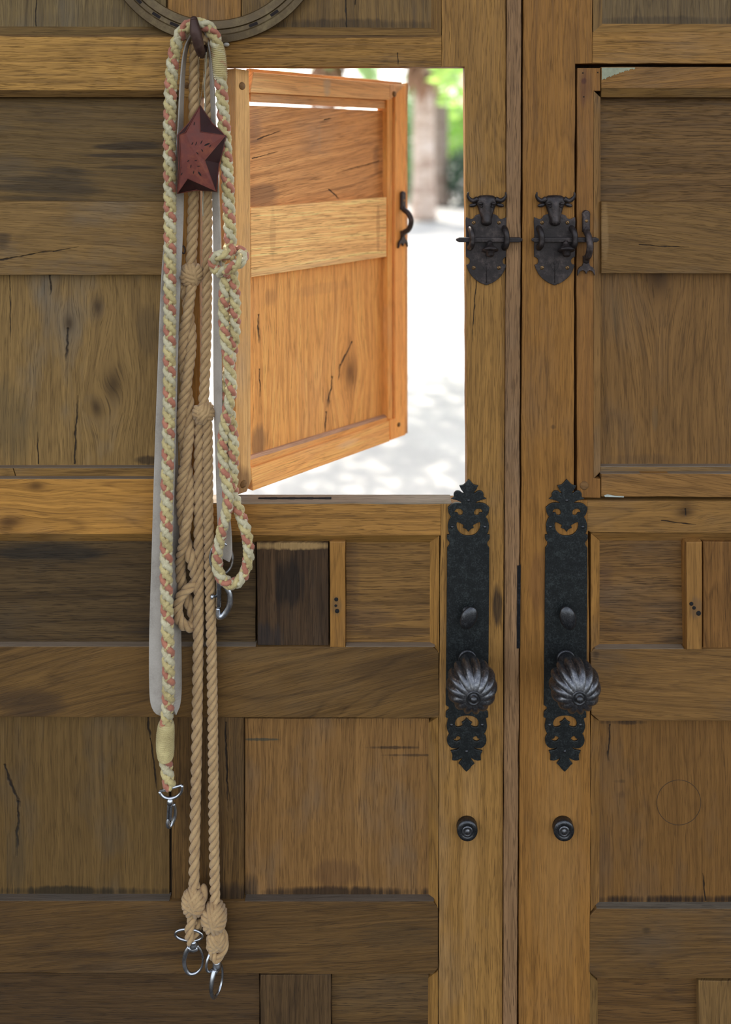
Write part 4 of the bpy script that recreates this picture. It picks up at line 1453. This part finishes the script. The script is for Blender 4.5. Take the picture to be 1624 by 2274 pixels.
# --- doubled cotton rope with two snaps
c2 = empty('cotton_lead_rope', P(462, 100, -40))
tag(c2, 'long doubled tan cotton rope, knotted once, with two tails ending in metal snaps', 'rope')
main = spline(uvd([(436, 98, -66), (450, 66, -56), (462, 104, -42), (466, 180, -30), (465, 250, -27), (461, 430, -26), (460, 600, -26), (459, 720, -26), (456, 820, -28), (452, 900, -32)]), 3.0 * S)
twisted(c2, main, 11.5, 62, m_cotton, ph0=1.0)
knot_ball(c2, P(451, 916, -34), 25, 27, 4.8, [(1.9, .3, 3, .05), (.3, .6, 3, .12), (-.75, -.2, 4, .09)], m_cotton)
t1 = spline(uvd([(447, 925, -30), (443, 960, -26), (442, 1100, -25), (442, 1250, -26), (440, 1450, -26), (437, 1650, -26), (433, 1850, -26), (431, 1950, -26), (433, 1975, -28)]), 3.0 * S)
twisted(c2, t1, 12.0, 74, m_cotton, ph0=.4)
t2 = spline(uvd([(458, 925, -34), (461, 960, -30), (462, 1100, -29), (465, 1250, -28), (470, 1450, -28), (473, 1650, -28), (475, 1850, -28), (477, 1960, -28), (478, 2010, -30)]), 3.0 * S)
twisted(c2, t2, 11.5, 56, m_cotton, ph0=2.1)
knot_ball(c2, P(432, 2002, -30), 27, 34, 5.2, [(1.2, .4, 3, .06), (-.7, -.3, 3, .12), (.3, .5, 3, .10)], m_cotton)
MB().ball(P(452, 1985, -24), 10 * S, 9 * S, 22 * S, 12, 8).build('knot_bight', m_cotton, c2)
twisted(c2, spline(uvd([(430, 2026, -30), (424, 2050, -34), (420, 2072, -36), (426, 2090, -28), (436, 2070, -20), (440, 2040, -22)]), 2.5 * S), 10.5, 58, m_cotton)
knot_ball(c2, P(477, 2036, -34), 29, 36, 5.2, [(1.3, .2, 3, .06), (-.75, -.3, 3, .12), (.2, .6, 3, .10)], m_cotton)
knot_ball(c2, P(480, 2085, -32), 21, 26, 5.6, [(.9, .2, 3, .10), (-.6, .4, 3, .12)], m_cotton)
twisted(c2, spline(uvd([(470, 2070, -34), (468, 2100, -34), (478, 2128, -34), (494, 2112, -30), (498, 2088, -28), (488, 2062, -28)]), 2.5 * S), 10, 58, m_cotton)


def egg_snap(parent, c, scale, yaw, name='snap_hook'):
    """oval spring snap below a swivel; c = swivel point; yaw turns it about its vertical axis"""
    def tp(x, y, z):
        x, y = x * math.cos(yaw) - y * math.sin(yaw), x * math.sin(yaw) + y * math.cos(yaw)
        return Vector((c.x + x * scale * S, c.y + y * scale * S, c.z + z * scale * S))
    mb = MB()
    mb.lathe([(7.5 * S * scale, 6 * S), (8.5 * S * scale, 2 * S), (8.5 * S * scale, -2 * S), (10 * S * scale, -5 * S), (9 * S * scale, -9 * S)], c, (0, 0, 1), 18)
    body = [(8, 0, -8), (17, 0, -22), (20, 0, -40), (17, 0, -58), (6, 0, -68), (-8, 0, -68), (-17, 0, -56), (-20, 0, -38), (-16, 0, -20), (-8, 0, -8)]
    q = spline([tuple(tp(*b)) for b in body], 2.5 * S)
    rr = np.interp(np.linspace(0, 1, len(q)), [0, .2, .45, .6, 1], np.array([3.0, 2.6, 3.0, 4.0, 6.0]) * S * scale)
    mb.tube(q, rr, 10)
    q = spline([tuple(tp(-9, 0, -12)), tuple(tp(0, 0, -14)), tuple(tp(9, 0, -12))], 2 * S)
    mb.tube(q, 6.5 * S * scale, 10)
    return mb.build(name, m_metal, parent)


s1 = egg_snap(c2, P(430, 2092, -30), 1.0, .15)
MB().tube(ring_pts(P(420, 2076, -32), 30, 12.5, -.08), 3.0 * S, 10, closed=True).build('swivel_ring', m_metal, s1)
s2 = egg_snap(c2, P(482, 2138, -32), 1.0, 1.12)
MB().tube(ring_pts(P(473, 2130, -34), 18, 22, -.35, yaw=.9), 2.8 * S, 10, closed=True).build('swivel_ring', m_metal, s2)

# --- leather lead strap
def leather():
    t = NT('pale_worn_leather')
    tc = t.n('ShaderNodeTexCoord')
    n1 = t.noise(tc.outputs['Object'], 26, 4, .6)
    n2 = t.noise(tc.outputs['Object'], 500, 3, .6)
    f = t.math('ADD', t.math('MULTIPLY', n1, .7), t.math('MULTIPLY', n2, .3))
    t.put(t.b.inputs['Base Color'], t.ramp(f, [(.3, rgb(140, 130, 118)), (.5, rgb(168, 158, 144)), (.75, rgb(186, 176, 162))]))
    t.b.inputs['Roughness'].default_value = .55
    t.bump(n2, .25, .0006)
    return t.m


m_leather = leather()
m_lstitch = simple('leather_stitch', (96, 92, 88), .7)


def ribbon(name, keys, mat, parent, th=3.2, step=6.0):
    """strap: keys (u, v, d, angle of its width from the door face, width)"""
    K = spline(uvd(keys), step * S)
    pts = K[:, :3]
    T, _, _ = frames(pts)
    vs, fs = [], []
    for i in range(len(pts)):
        a, w = K[i, 3], K[i, 4] * S / 2
        wd = np.array((math.cos(a), math.sin(a), 0.0))
        wd = wd - T[i] * np.dot(wd, T[i])
        wd /= np.linalg.norm(wd)
        nn = np.cross(T[i], wd)
        h = th * S / 2
        for (sx, sn) in ((-1, -.6), (-.94, -1), (.94, -1), (1, -.6), (1, .6), (.94, 1), (-.94, 1), (-1, .6)):
            vs.append(pts[i] + wd * w * sx + nn * h * sn)
    n = 8
    for i in range(len(pts) - 1):
        for k in range(n):
            l = (k + 1) % n
            fs.append((i * n + k, i * n + l, (i + 1) * n + l, (i + 1) * n + k))
    fs.append(tuple(range(n)))
    fs.append(tuple((len(pts) - 1) * n + k for k in range(n)))
    return MB().add(vs, fs, False).build(name, mat, parent)


st = empty('leather_lead', P(440, 70, -46))
tag(st, 'pale grey leather strap draped over the hook, a bolt snap at its end', 'strap')
R = math.radians
ribbon('strap', [
    (380, 700, -18, R(60), 36), (381, 900, -18, R(58), 36), (383, 1100, -20, R(60), 36), (388, 1300, -22, R(66), 38), (391, 1450, -26, R(68), 38), (391, 1530, -32, R(66), 38), (386, 1565, -40, R(52), 38), (376, 1577, -47, R(25), 42),
    (362, 1568, -56, R(4), 46), (357, 1530, -58, R(2), 48), (356, 1400, -54, R(4), 46), (361, 1200, -50, R(8), 44), (367, 1000, -48, R(12), 44),
    (373, 800, -46, R(18), 42), (381, 600, -46, R(28), 42), (392, 450, -46, R(54), 40), (400, 300, -46, R(80), 30), (405, 180, -47, R(86), 28), (413, 110, -50, R(88), 26), (430, 74, -56, R(90), 26), (446, 66, -58, R(92), 30),
    (460, 82, -56, R(98), 30), (467, 140, -50, R(112), 32), (472, 220, -46, R(118), 34), (475, 320, -44, R(118), 34), (479, 420, -44, R(124), 36), (483, 560, -44, R(128), 36), (483.5, 760, -44, R(130), 36), (485, 920, -44, R(130), 36),
    (490, 1040, -42, R(134), 36), (495, 1120, -40, R(146), 36), (499, 1180, -38, R(150), 38), (499, 1222, -38, R(152), 40), (496, 1240, -38, R(152), 36)], m_leather, st)
MB().tube(ring_pts(P(492, 1240, -42), 24, 34, .12, n=32, yaw=.2), 3.0 * S, 10, closed=True).build('strap_ring', m_metal, st)
# bolt snap
cs_ = P(486, 1262, -40)


def bs(x, y, z):
    return Vector((cs_.x + x * S, cs_.y + y * S, cs_.z + z * S))


mb = MB()
mb.lathe([(6 * S, 10 * S), (7.5 * S, 6 * S), (7 * S, -4 * S), (6.2 * S, -10 * S), (6.2 * S, -82 * S), (5 * S, -84 * S)], cs_, (0, 0, 1), 16)
sn = mb.build('bolt_snap', m_metal, st)
q = spline([tuple(bs(*k)) for k in ((4, 0, -34), (14, 0, -38), (23, 0, -52), (25, 0, -70), (20, 0, -88), (10, 0, -102), (0, 0, -104), (-2, 0, -92), (-1, 0, -86))], 2.5 * S)
MB().tube(q, np.interp(np.linspace(0, 1, len(q)), [0, .3, .6, .85, 1], np.array([5, 6.5, 7, 6.5, 5]) * S), 12).build('snap_jaw', m_metal, sn)
MB().lathe([(3 * S, 0), (3 * S, 8 * S), (5.5 * S, 9 * S), (5.5 * S, 13 * S), (2 * S, 15 * S)], bs(-3, -3, -58), (-1, -.4, 0), 12).build('trigger', m_metal, sn)

# --- braided lead rope
bl_ = empty('braided_lead_rope', P(440, 50, -60))
tag(bl_, 'cream and pink braided lead rope over the hook, with thread whippings and a hanging loop', 'rope')
main = spline(uvd([(378, 1748, -44), (373, 1722, -44), (369, 1690, -44), (367, 1650, -46), (369, 1610, -46), (374, 1560, -58), (375, 1500, -72), (373, 1400, -74), (370, 1300, -72), (370, 1200, -70), (371, 1100, -68),
                   (374, 1000, -66), (376, 900, -64), (377, 800, -62), (378, 600, -62), (378, 450, -62), (377, 300, -62), (379, 210, -62), (384, 140, -64), (394, 92, -68), (408, 66, -74),
                   (424, 56, -78), (444, 53, -80), (463, 60, -78), (477, 82, -74), (485, 116, -72), (490, 170, -70), (496, 250, -68), (501, 320, -66), (506, 400, -64), (509, 470, -62), (512, 530, -60), (510, 575, -58)]), 2.6 * S)
braid(bl_, main, 12.6, 66)


def sub(pts, v0, v1, u_lo=None):
    out = []
    for p in pts:
        k = 1 + p[1] / S / DU
        v = V0 - (p[2] - ZC) / S / k
        u = U0 + p[0] / S / k
        if v0 <= v <= v1 and (u_lo is None or (u > u_lo if u_lo > 0 else u < -u_lo)):
            out.append(p)
    return out


whipping(bl_, sub(main, 102, 178, 440), 12.5, 15.0, 17, m_whip)
whipping(bl_, sub(main, 1604, 1686, -440), 14.0, 18.5, 19, m_whip)
loop = uvd([(505, 596, -60), (500, 630, -62), (497, 690, -62), (501, 750, -64), (511, 820, -70), (514, 870, -72), (504, 920, -66), (496, 975, -60), (497, 1030, -60), (505, 1080, -68), (506, 1125, -70), (493, 1180, -66),
            (483, 1235, -62), (488, 1276, -60), (513, 1297, -60), (538, 1282, -60), (552, 1236, -58), (547, 1184, -56), (532, 1138, -52), (518, 1095, -48), (517, 1045, -50), (518, 990, -54),
            (513, 935, -50), (502, 880, -46), (507, 825, -46), (519, 760, -54), (522, 700, -56), (520, 640, -56), (514, 596, -54)])
braid(bl_, spline(loop, 2.6 * S), 11.4, 62, ph0=.7)
# overhand knot of the braid
kn = uvd([(512, 548, -58), (500, 566, -76), (482, 568, -72), (474, 584, -58), (486, 604, -64), (508, 598, -84), (532, 582, -78), (540, 566, -58), (526, 556, -44), (500, 566, -40), (486, 590, -46), (498, 612, -58)])
braid(bl_, spline(kn, 2.6 * S), 11.5, 62, ph0=.2)
# snap on the braid: D ring, swivel and narrow snap
MB().tube(ring_pts(P(380, 1752, -46), 25, 20, .25, n=20, a0=PI * .98, a1=2 * PI * 1.02), 3.4 * S, 10).build('ring', m_metal, bl_)
q = ring_pts(P(380, 1752, -46), 25, 20, .25, n=20, a0=PI * .98, a1=2 * PI * 1.02)
MB().tube([q[0], q[-1]], 3.0 * S, 10).build('ring_bar', m_metal, bl_)
cc = P(378, 1776, -46)
mb = MB()
mb.lathe([(4 * S, 4 * S), (7 * S, 0), (7.5 * S, -6 * S), (6.5 * S, -10 * S)], cc, (0, 0, 1), 16)
M = Matrix.Rotation(.05, 3, 'Y')
mb.box(cc + Vector((-1 * S, 0, -26 * S)), 5.6 * S, 4.0 * S, 17 * S, M)
sw_ = mb.build('swivel_snap', m_metal, bl_, bevel=.0012)
q = spline([tuple(cc + Vector((x * S, y * S, z * S))) for (x, y, z) in ((7, 4, -12), (9, 8, -26), (8, 9, -44), (2, 5, -57), (-3, 0, -58), (-5, -2, -50), (-4, 0, -40))], 2.2 * S)
MB().tube(q, np.interp(np.linspace(0, 1, len(q)), [0, .5, 1], np.array([3.2, 4.6, 4.2]) * S), 10).build('snap_jaw', m_metal, sw_)
MB().box(cc + Vector((-1.5 * S, -4.3 * S, -26 * S)), 1.0 * S, .5 * S, 13 * S, M).build('gate_slot', m_hole, sw_)

# ------------------------------------------------------------------ rusty star lantern
m_rust = iron('rusty_star_tin', (92, 40, 28), .3, .5, .5, .4, sc=60, col2=(142, 76, 46))
m_rust_in = iron('rusty_star_inside', (50, 22, 20), .3, .65, .4, .3, sc=90, col2=(76, 36, 30))
star = empty('tin_star', P(444, 236, -100))
tag(star, 'rusty red punched tin star hanging on a wire in front of the ropes', 'ornament')
fz = 3.609


def sp(x, y, d=-108):
    return P(250 + x / fz, y / fz, d)


tips = [(700, 850), (908, 1084), (828, 1532), (524, 1548), (535, 1082)]
inn = [(704, 1056), (738, 1284), (604, 1430), (545, 1330), (585, 1062)]
front = []
for i in range(5):
    front += [tips[i], inn[i]]
ctr_s = (660, 1230)
depth_t = [-100, -96, -100, -104, -108]
# raised front: centre stands proud, tips sit on the rim
vs = []
for i in range(5):
    vs.append(sp(*tips[i], -103))
    vs.append(sp(*inn[i], -105))
vs.append(sp(*ctr_s, -107.5))
nb = len(vs)
vs2 = [v + Vector((0, 1.4 * S, 0)) for v in vs]
fs = []
for i in range(10):
    j = (i + 1) % 10
    fs.append((i, j, 10))
    fs.append((11 + j, 11 + i, 21))
    fs.append((j, i, 11 + i, 11 + j))
MB().add(vs + vs2, fs, False).build('star_face', m_rust, star)
# side walls from the star outline back to the rim of the box
rim = [(704, 846), (912, 1092), (832, 1536), (522, 1552), (522, 1082)]
vs, fs = [], []
for i in range(5):
    vs.append(sp(*tips[i], -103))
    vs.append(sp(*inn[i], -105))
for i in range(5):
    a_, b_ = rim[i], rim[(i + 1) % 5]
    vs.append(sp(*a_, -78))
    vs.append(sp((a_[0] * .5 + b_[0] * .5) * .93 + ctr_s[0] * .07, (a_[1] * .5 + b_[1] * .5) * .93 + ctr_s[1] * .07, -78))
for i in range(10):
    j = (i + 1) % 10
    fs.append((i, 10 + i, 10 + j, j))
fs.append(tuple(10 + i for i in range(10)))
MB().add(vs, fs, False).build('star_box', m_rust_in, star)
mb = MB()
mb.tube([tuple(v) for v in vs[10:]], 1.6 * S, 6, closed=True)
for i in range(10):
    pass
mb.tube([tuple(p) for p in [sp(*tips[k // 2], -103.5) if k % 2 == 0 else sp(*inn[k // 2], -105.5) for k in range(10)]], 1.1 * S, 6, closed=True)
mb.build('star_rim', m_rust, star)


def star_pt(x, y):
    """point just proud of the star face"""
    v = np.array((x - ctr_s[0], y - ctr_s[1]), float)
    best = -110.0
    pl_ = front
    for i in range(10):
        a_ = np.array(pl_[i]) - ctr_s
        b_ = np.array(pl_[(i + 1) % 10]) - ctr_s
        M_ = np.array([a_, b_]).T
        try:
            w = np.linalg.solve(M_, v)
        except Exception:
            continue
        if w[0] >= -1e-6 and w[1] >= -1e-6 and w.sum() <= 1.02:
            da, db = (-103, -105) if i % 2 == 0 else (-105, -103)
            best = -107.5 + w[0] * (da + 107.5) + w[1] * (db + 107.5)
    return sp(x, y, best - .5)


for (x, y, an, ln) in ((670, 1150, 70, 22), (712, 1140, 65, 22), (757, 1157, 25, 34), (680, 1228, -50, 16), (718, 1205, -60, 18), (667, 1286, 5, 14), (690, 1332, 0, 18), (698, 1392, -55, 30), (650, 1380, 75, 18),
                       (628, 1332, 80, 18), (783, 1170, 60, 16), (640, 1150, 60, 16), (606, 1290, 40, 14), (655, 990, 80, 18), (553, 1395, 60, 16), (545, 1345, 20, 12)):
    c = star_pt(x, y)
    M = Matrix.Rotation(-math.radians(an), 3, 'Y')
    mb = MB()
    pr = [M @ Vector((a_ * ln * 1.5 / fz / 2 * S, 0, b_ * (1.0 if ln < 28 else 2.0) * S)) for a_, b_ in ((-1, 0), (-.4, .8), (.4, .8), (1, 0), (.4, -.8), (-.4, -.8))]
    vs = [c + p + Vector((0, -.3 * S, 0)) for p in pr] + [c + p + Vector((0, .8 * S, 0)) for p in pr]
    fs = [tuple(range(6)), tuple(range(11, 5, -1))] + [(i, (i + 1) % 6, 6 + (i + 1) % 6, 6 + i) for i in range(6)]
    mb.add(vs, fs, False).build('punched_slot', m_hole, star)
m_wire = iron('hanging_wire', (96, 78, 52), .5, .5, .3, .1)
MB().tube(spline([tuple(sp(700, 852, -100)), tuple(sp(696, 826, -100)), tuple(sp(690, 700, -98)), tuple(sp(686, 520, -92)), tuple(sp(706, 440, -84)), tuple(sp(740, 430, -78))], 4 * S), 1.1 * S, 6).build('wire', m_wire, star)
MB().tube(spline([tuple(sp(700, 830, -100)), tuple(sp(722, 700, -98)), tuple(sp(736, 540, -92)), tuple(sp(744, 440, -84))], 4 * S), 1.0 * S, 6).build('wire', m_wire, star)
m_twine = cloth('frayed_twine', (176, 166, 140), (130, 120, 96), 900)
tw = MB().tube(spline([tuple(sp(752, 420, -74)), tuple(sp(748, 560, -62)), tuple(sp(736, 700, -56)), tuple(sp(742, 800, -54)), tuple(sp(740, 900, -52)), tuple(sp(738, 1040, -50)), tuple(sp(730, 1500, -48)), tuple(sp(724, 1620, -46)), tuple(P(451, 480, -44))], 3 * S), 1.5 * S, 6).build('twine', m_twine)
tag(tw, 'frayed thin pale twine dangling between the two cotton ropes', 'string')
# small bent wire hook on the hinge stile
wh = MB().tube(spline(uvd([(402, 540, 2), (402, 550, -6), (404, 560, -14), (409, 563, -16), (411, 556, -14), (409, 548, -12), (404, 546, -8)]), 1.5 * S), 1.6 * S, 8).build('wire_hook', iron('dark_wire', (52, 40, 32), .5, .5))
tag(wh, 'tiny dark bent wire hook screwed beside the cotton ropes', 'hook')

# ================================================================== THE YARD OUTSIDE
def bg(u, v_base):
    """ground point seen at (u, v_base)"""
    k = ZC / ((v_base - V0) * S)
    return Vector(((u - U0) * S * k, D * (k - 1), 0.0))


def leafmat(name, c, c2, trans=.5):
    t = NT(name)
    tc = t.n('ShaderNodeTexCoord')
    n1 = t.noise(tc.outputs['Object'], 2.5, 3, .6)
    col = t.ramp(n1, [(.35, rgb(*c2)), (.65, rgb(*c))])
    t.put(t.b.inputs['Base Color'], col)
    t.b.inputs['Roughness'].default_value = .45
    tr = t.n('ShaderNodeBsdfTranslucent')
    t.put(tr.inputs[0], col)
    mx = t.n('ShaderNodeMixShader')
    mx.inputs[0].default_value = trans
    t.t.links.new(t.b.outputs[0], mx.inputs[1])
    t.t.links.new(tr.outputs[0], mx.inputs[2])
    out = t.t.nodes['Material Output']
    t.t.links.new(mx.outputs[0], out.inputs[0])
    return t.m


def palm_bark(name='palm_bark', k=1.0):
    t = NT(name)
    tc = t.n('ShaderNodeTexCoord')
    sep = t.n('ShaderNodeSeparateXYZ')
    t.put(sep.inputs[0], tc.outputs['Object'])
    z = sep.outputs[2]
    n1 = t.noise(t.comb(sep.outputs[0], sep.outputs[1], t.math('MULTIPLY', z, 2.5)), 4.0, 4, .6)
    n2 = t.noise(t.comb(0.0, 0.0, t.math('MULTIPLY', z, 1.0)), 2.2, 3, .6)
    f = t.math('ADD', t.math('MULTIPLY', n1, .5), t.math('MULTIPLY', n2, .5))
    t.put(t.b.inputs['Base Color'], t.ramp(f, [(.34, rgb(140 * k, 110 * k, 94 * k)), (.5, rgb(200 * k, 176 * k, 158 * k)), (.66, rgb(228 * k, 214 * k, 204 * k))]))
    t.b.inputs['Roughness'].default_value = .9
    t.bump(n1, .6, .03)
    return t.m


m_bark = palm_bark()
m_bark_dark = palm_bark('palm_bark_dark', .68)
m_frond = leafmat('palm_frond', (170, 200, 130), (130, 170, 100), .5)
m_skirt = simple('dry_palm_skirt', (168, 126, 100), .9)
m_leaf_b = leafmat('bright_leaf', (196, 224, 120), (146, 196, 96), .6)
m_leaf_p = leafmat('pale_leaf', (158, 190, 136), (106, 152, 100), .5)
m_leaf_d = leafmat('dark_leaf', (54, 88, 64), (30, 60, 48), .25)
m_stem = simple('shrub_stem', (96, 76, 56), .9)


def palm(base, r, h, nf, label, seed, droop=.9, flen=2.0, bark=None):
    rnd = random.Random(seed)
    root = empty('palm_tree', base)
    tag(root, label, 'palm tree', 'palms beyond the yard')
    prof = []
    m = 46
    for i in range(m + 1):
        z = h * i / m
        w = r * (1.18 - .25 * min(1, z / (h * .2)) + (.10 if i % 2 else -.02)) * (1 - .12 * z / h)
        prof.append((w, z))
    MB().lathe(prof, base, (0, 0, 1), 18).build('trunk', bark or m_bark, root)
    top = Vector(base) + Vector((0, 0, h))
    mb = MB()
    for k in range(60):
        a_ = rnd.uniform(0, 2 * PI)
        z = rnd.uniform(-1.5, .1)
        p0 = top + Vector((math.cos(a_) * r * .8, math.sin(a_) * r * .8, z))
        p1 = p0 + Vector((math.cos(a_) * rnd.uniform(.1, .3), math.sin(a_) * rnd.uniform(.1, .3), -rnd.uniform(.3, .7)))
        mb.tube([p0, (p0 + p1) / 2 + Vector((math.cos(a_) * .08, math.sin(a_) * .08, 0)), p1], [.07, .06, .03], 5)
    mb.build('dry_skirt', m_skirt, root)
    for k in range(nf):
        a_ = 2 * PI * k / nf + rnd.uniform(-.2, .2)
        el = rnd.uniform(-.3, 1.1)
        L = flen * rnd.uniform(.8, 1.15)
        mb = MB()
        spine = []
        for i in range(13):
            t = i / 12
            rr = L * t * math.cos(el) * (1 - .12 * t) + .1
            zz = L * t * math.sin(el) - droop * L * t * t * .9
            spine.append(top + Vector((math.cos(a_) * rr, math.sin(a_) * rr, zz)))
        mb.tube(spine, np.linspace(.035, .008, 13), 5)
        side = Vector((-math.sin(a_), math.cos(a_), 0))
        for i in range(1, 12):
            for j in range(3):
                t = (i + j / 3) / 12
                q = spine[i].lerp(spine[min(i + 1, 12)], j / 3)
                fw = (spine[min(i + 1, 12)] - spine[i - 1]).normalized()
                ll = .65 * math.sin(PI * (.12 + .85 * t)) * L / 2.6
                for s_ in (-1, 1):
                    e1 = q + side * s_ * ll * .8 + fw * ll * .45 + Vector((0, 0, -ll * .4))
                    wv = fw * .028
                    mid_ = (q + e1) / 2 + Vector((0, 0, .04))
                    mb.add([q - wv, q + wv, mid_ + wv * 1.2, e1, mid_ - wv * 1.2], [(0, 1, 2, 4), (4, 2, 3)])
        mb.build('frond', m_frond, root, fix=False)
    return root


def leafy(name, base, blobs, nleaf, size, mat, label, cat, stems=(), seed=1, group=None):
    """foliage: leaves scattered through ellipsoid clumps (centre offset, radii)"""
    rnd = random.Random(seed)
    root = empty(name, base)
    tag(root, label, cat, group)
    mb = MB()
    tot = sum(b[1][0] * b[1][1] * b[1][2] for b in blobs)
    for (c, rad) in blobs:
        nb_ = int(nleaf * rad[0] * rad[1] * rad[2] / tot) + 20
        for _ in range(nb_):
            while True:
                p = Vector((rnd.uniform(-1, 1), rnd.uniform(-1, 1), rnd.uniform(-1, 1)))
                if .25 < p.length < 1:
                    break
            p = Vector(base) + Vector(c) + Vector((p.x * rad[0], p.y * rad[1], p.z * rad[2]))
            q = Matrix.Rotation(rnd.uniform(0, 2 * PI), 3, 'Z') @ Matrix.Rotation(rnd.uniform(-1.2, 1.2), 3, 'X')
            s_ = size * rnd.uniform(.7, 1.3)
            loc = [q @ Vector(v) * s_ for v in ((-.5, 0, 0), (0, -.28, .06), (.55, 0, -.04), (0, .28, .06))]
            mb.add([p + v for v in loc], [(0, 1, 2, 3)])
    o = mb.build('leaves', mat, root, fix=False)
    o['kind'] = 'stuff'
    mb = MB()
    for (p0, p1, r_) in stems:
        a_, b_ = Vector(base) + Vector(p0), Vector(base) + Vector(p1)
        mid_ = (a_ + b_) / 2 + Vector((.06, .03, 0))
        mb.tube([a_, mid_, b_], [r_, r_ * .85, r_ * .6], 8)
    if stems:
        mb.build('stem', m_stem, root)
    return root


pa = bg(941, 488)
palm(pa, .25, 4.6, 16, 'palm with the thick pale trunk seen through the hatch opening', 3)
pb = bg(979, 458)
palm(pb, .22, 5.2, 14, 'palm with a darker thinner trunk just right of and behind the thick one', 5, bark=m_bark_dark)
pc = bg(728, 480)
palm(pc, .22, 4.2, 14, 'palm whose trunk shows in the gap above the open hatch', 9)
# broadleaf tree on the right, crown overhanging the view
tb = bg(1135, 640)
leafy('shade_tree', tb, [((-.55, .3, 2.75), (.42, .9, .8)), ((-2.2, -1.4, 4.2), (1.2, 1.0, .6)), ((-1.2, -2.5, 4.0), (1.3, 1.1, .6)), ((-3.2, -2.4, 4.4), (1.2, 1.0, .6)),
                       ((0, .6, 3.9), (1.2, 1.2, .9)), ((-2.0, -3.6, 4.2), (1.2, .9, .5))], 5200, .15, m_leaf_b,
      'bright green leafy tree whose low branch hangs into the upper right of the hatch opening', 'tree',
      stems=(((0, 0, 0), (-.1, 0, 2.4), .13), ((-.1, 0, 2.3), (-1.2, .3, 3.1), .07), ((-.1, 0, 2.4), (-2.4, .6, 4.1), .06), ((-.1, 0, 2.4), (.1, .5, 3.8), .07), ((-1.2, .2, 3.2), (-2.3, -1.6, 4.2), .05)), seed=4)
hb = bg(1035, 458)
leafy('hedge', hb, [((0, 0, .75), (.62, .8, .85)), ((1.2, .2, .8), (.9, .8, .95))], 3800, .13, m_leaf_d, 'dark green hedge low at the right of the hatch opening', 'hedge', stems=(((0, 0, 0), (0, 0, .6), .05),), seed=6)
lb_ = bg(1010, 450)
leafy('bush', lb_, [((0, 1.0, 2.0), (.75, .6, .8)), ((.4, 1.0, 2.6), (.6, .5, .5))], 1500, .16, m_leaf_b, 'bright sunlit bush rising above the dark hedge', 'bush', stems=(((0, 1, 0), (0, 1, 1.6), .05),), seed=8)
lp_ = bg(906, 448)
leafy('bush', lp_, [((0, 0, .9), (.7, .6, .9)), ((-.2, .3, 2.4), (.8, .6, .7)), ((.3, .6, 3.6), (.5, .5, .5))], 2200, .16, m_leaf_p, 'pale green bush at the left of the thick palm trunk', 'bush', stems=(((0, 0, 0), (-.1, .2, 2.2), .06),), seed=10)
fh = bg(965, 418)
leafy('hedge', fh, [((-1.2, 0, 1.2), (1.0, .7, 1.3)), ((.6, .2, 1.5), (1.1, .7, 1.5)), ((-.4, .6, 3.0), (1.3, .6, .9)), ((1.9, 0, 1.3), (.9, .7, 1.3))], 3200, .24, m_leaf_p,
      'tall pale hedge far behind the two palms', 'hedge', stems=(((0, 0, 0), (0, 0, 1.4), .06),), seed=12)
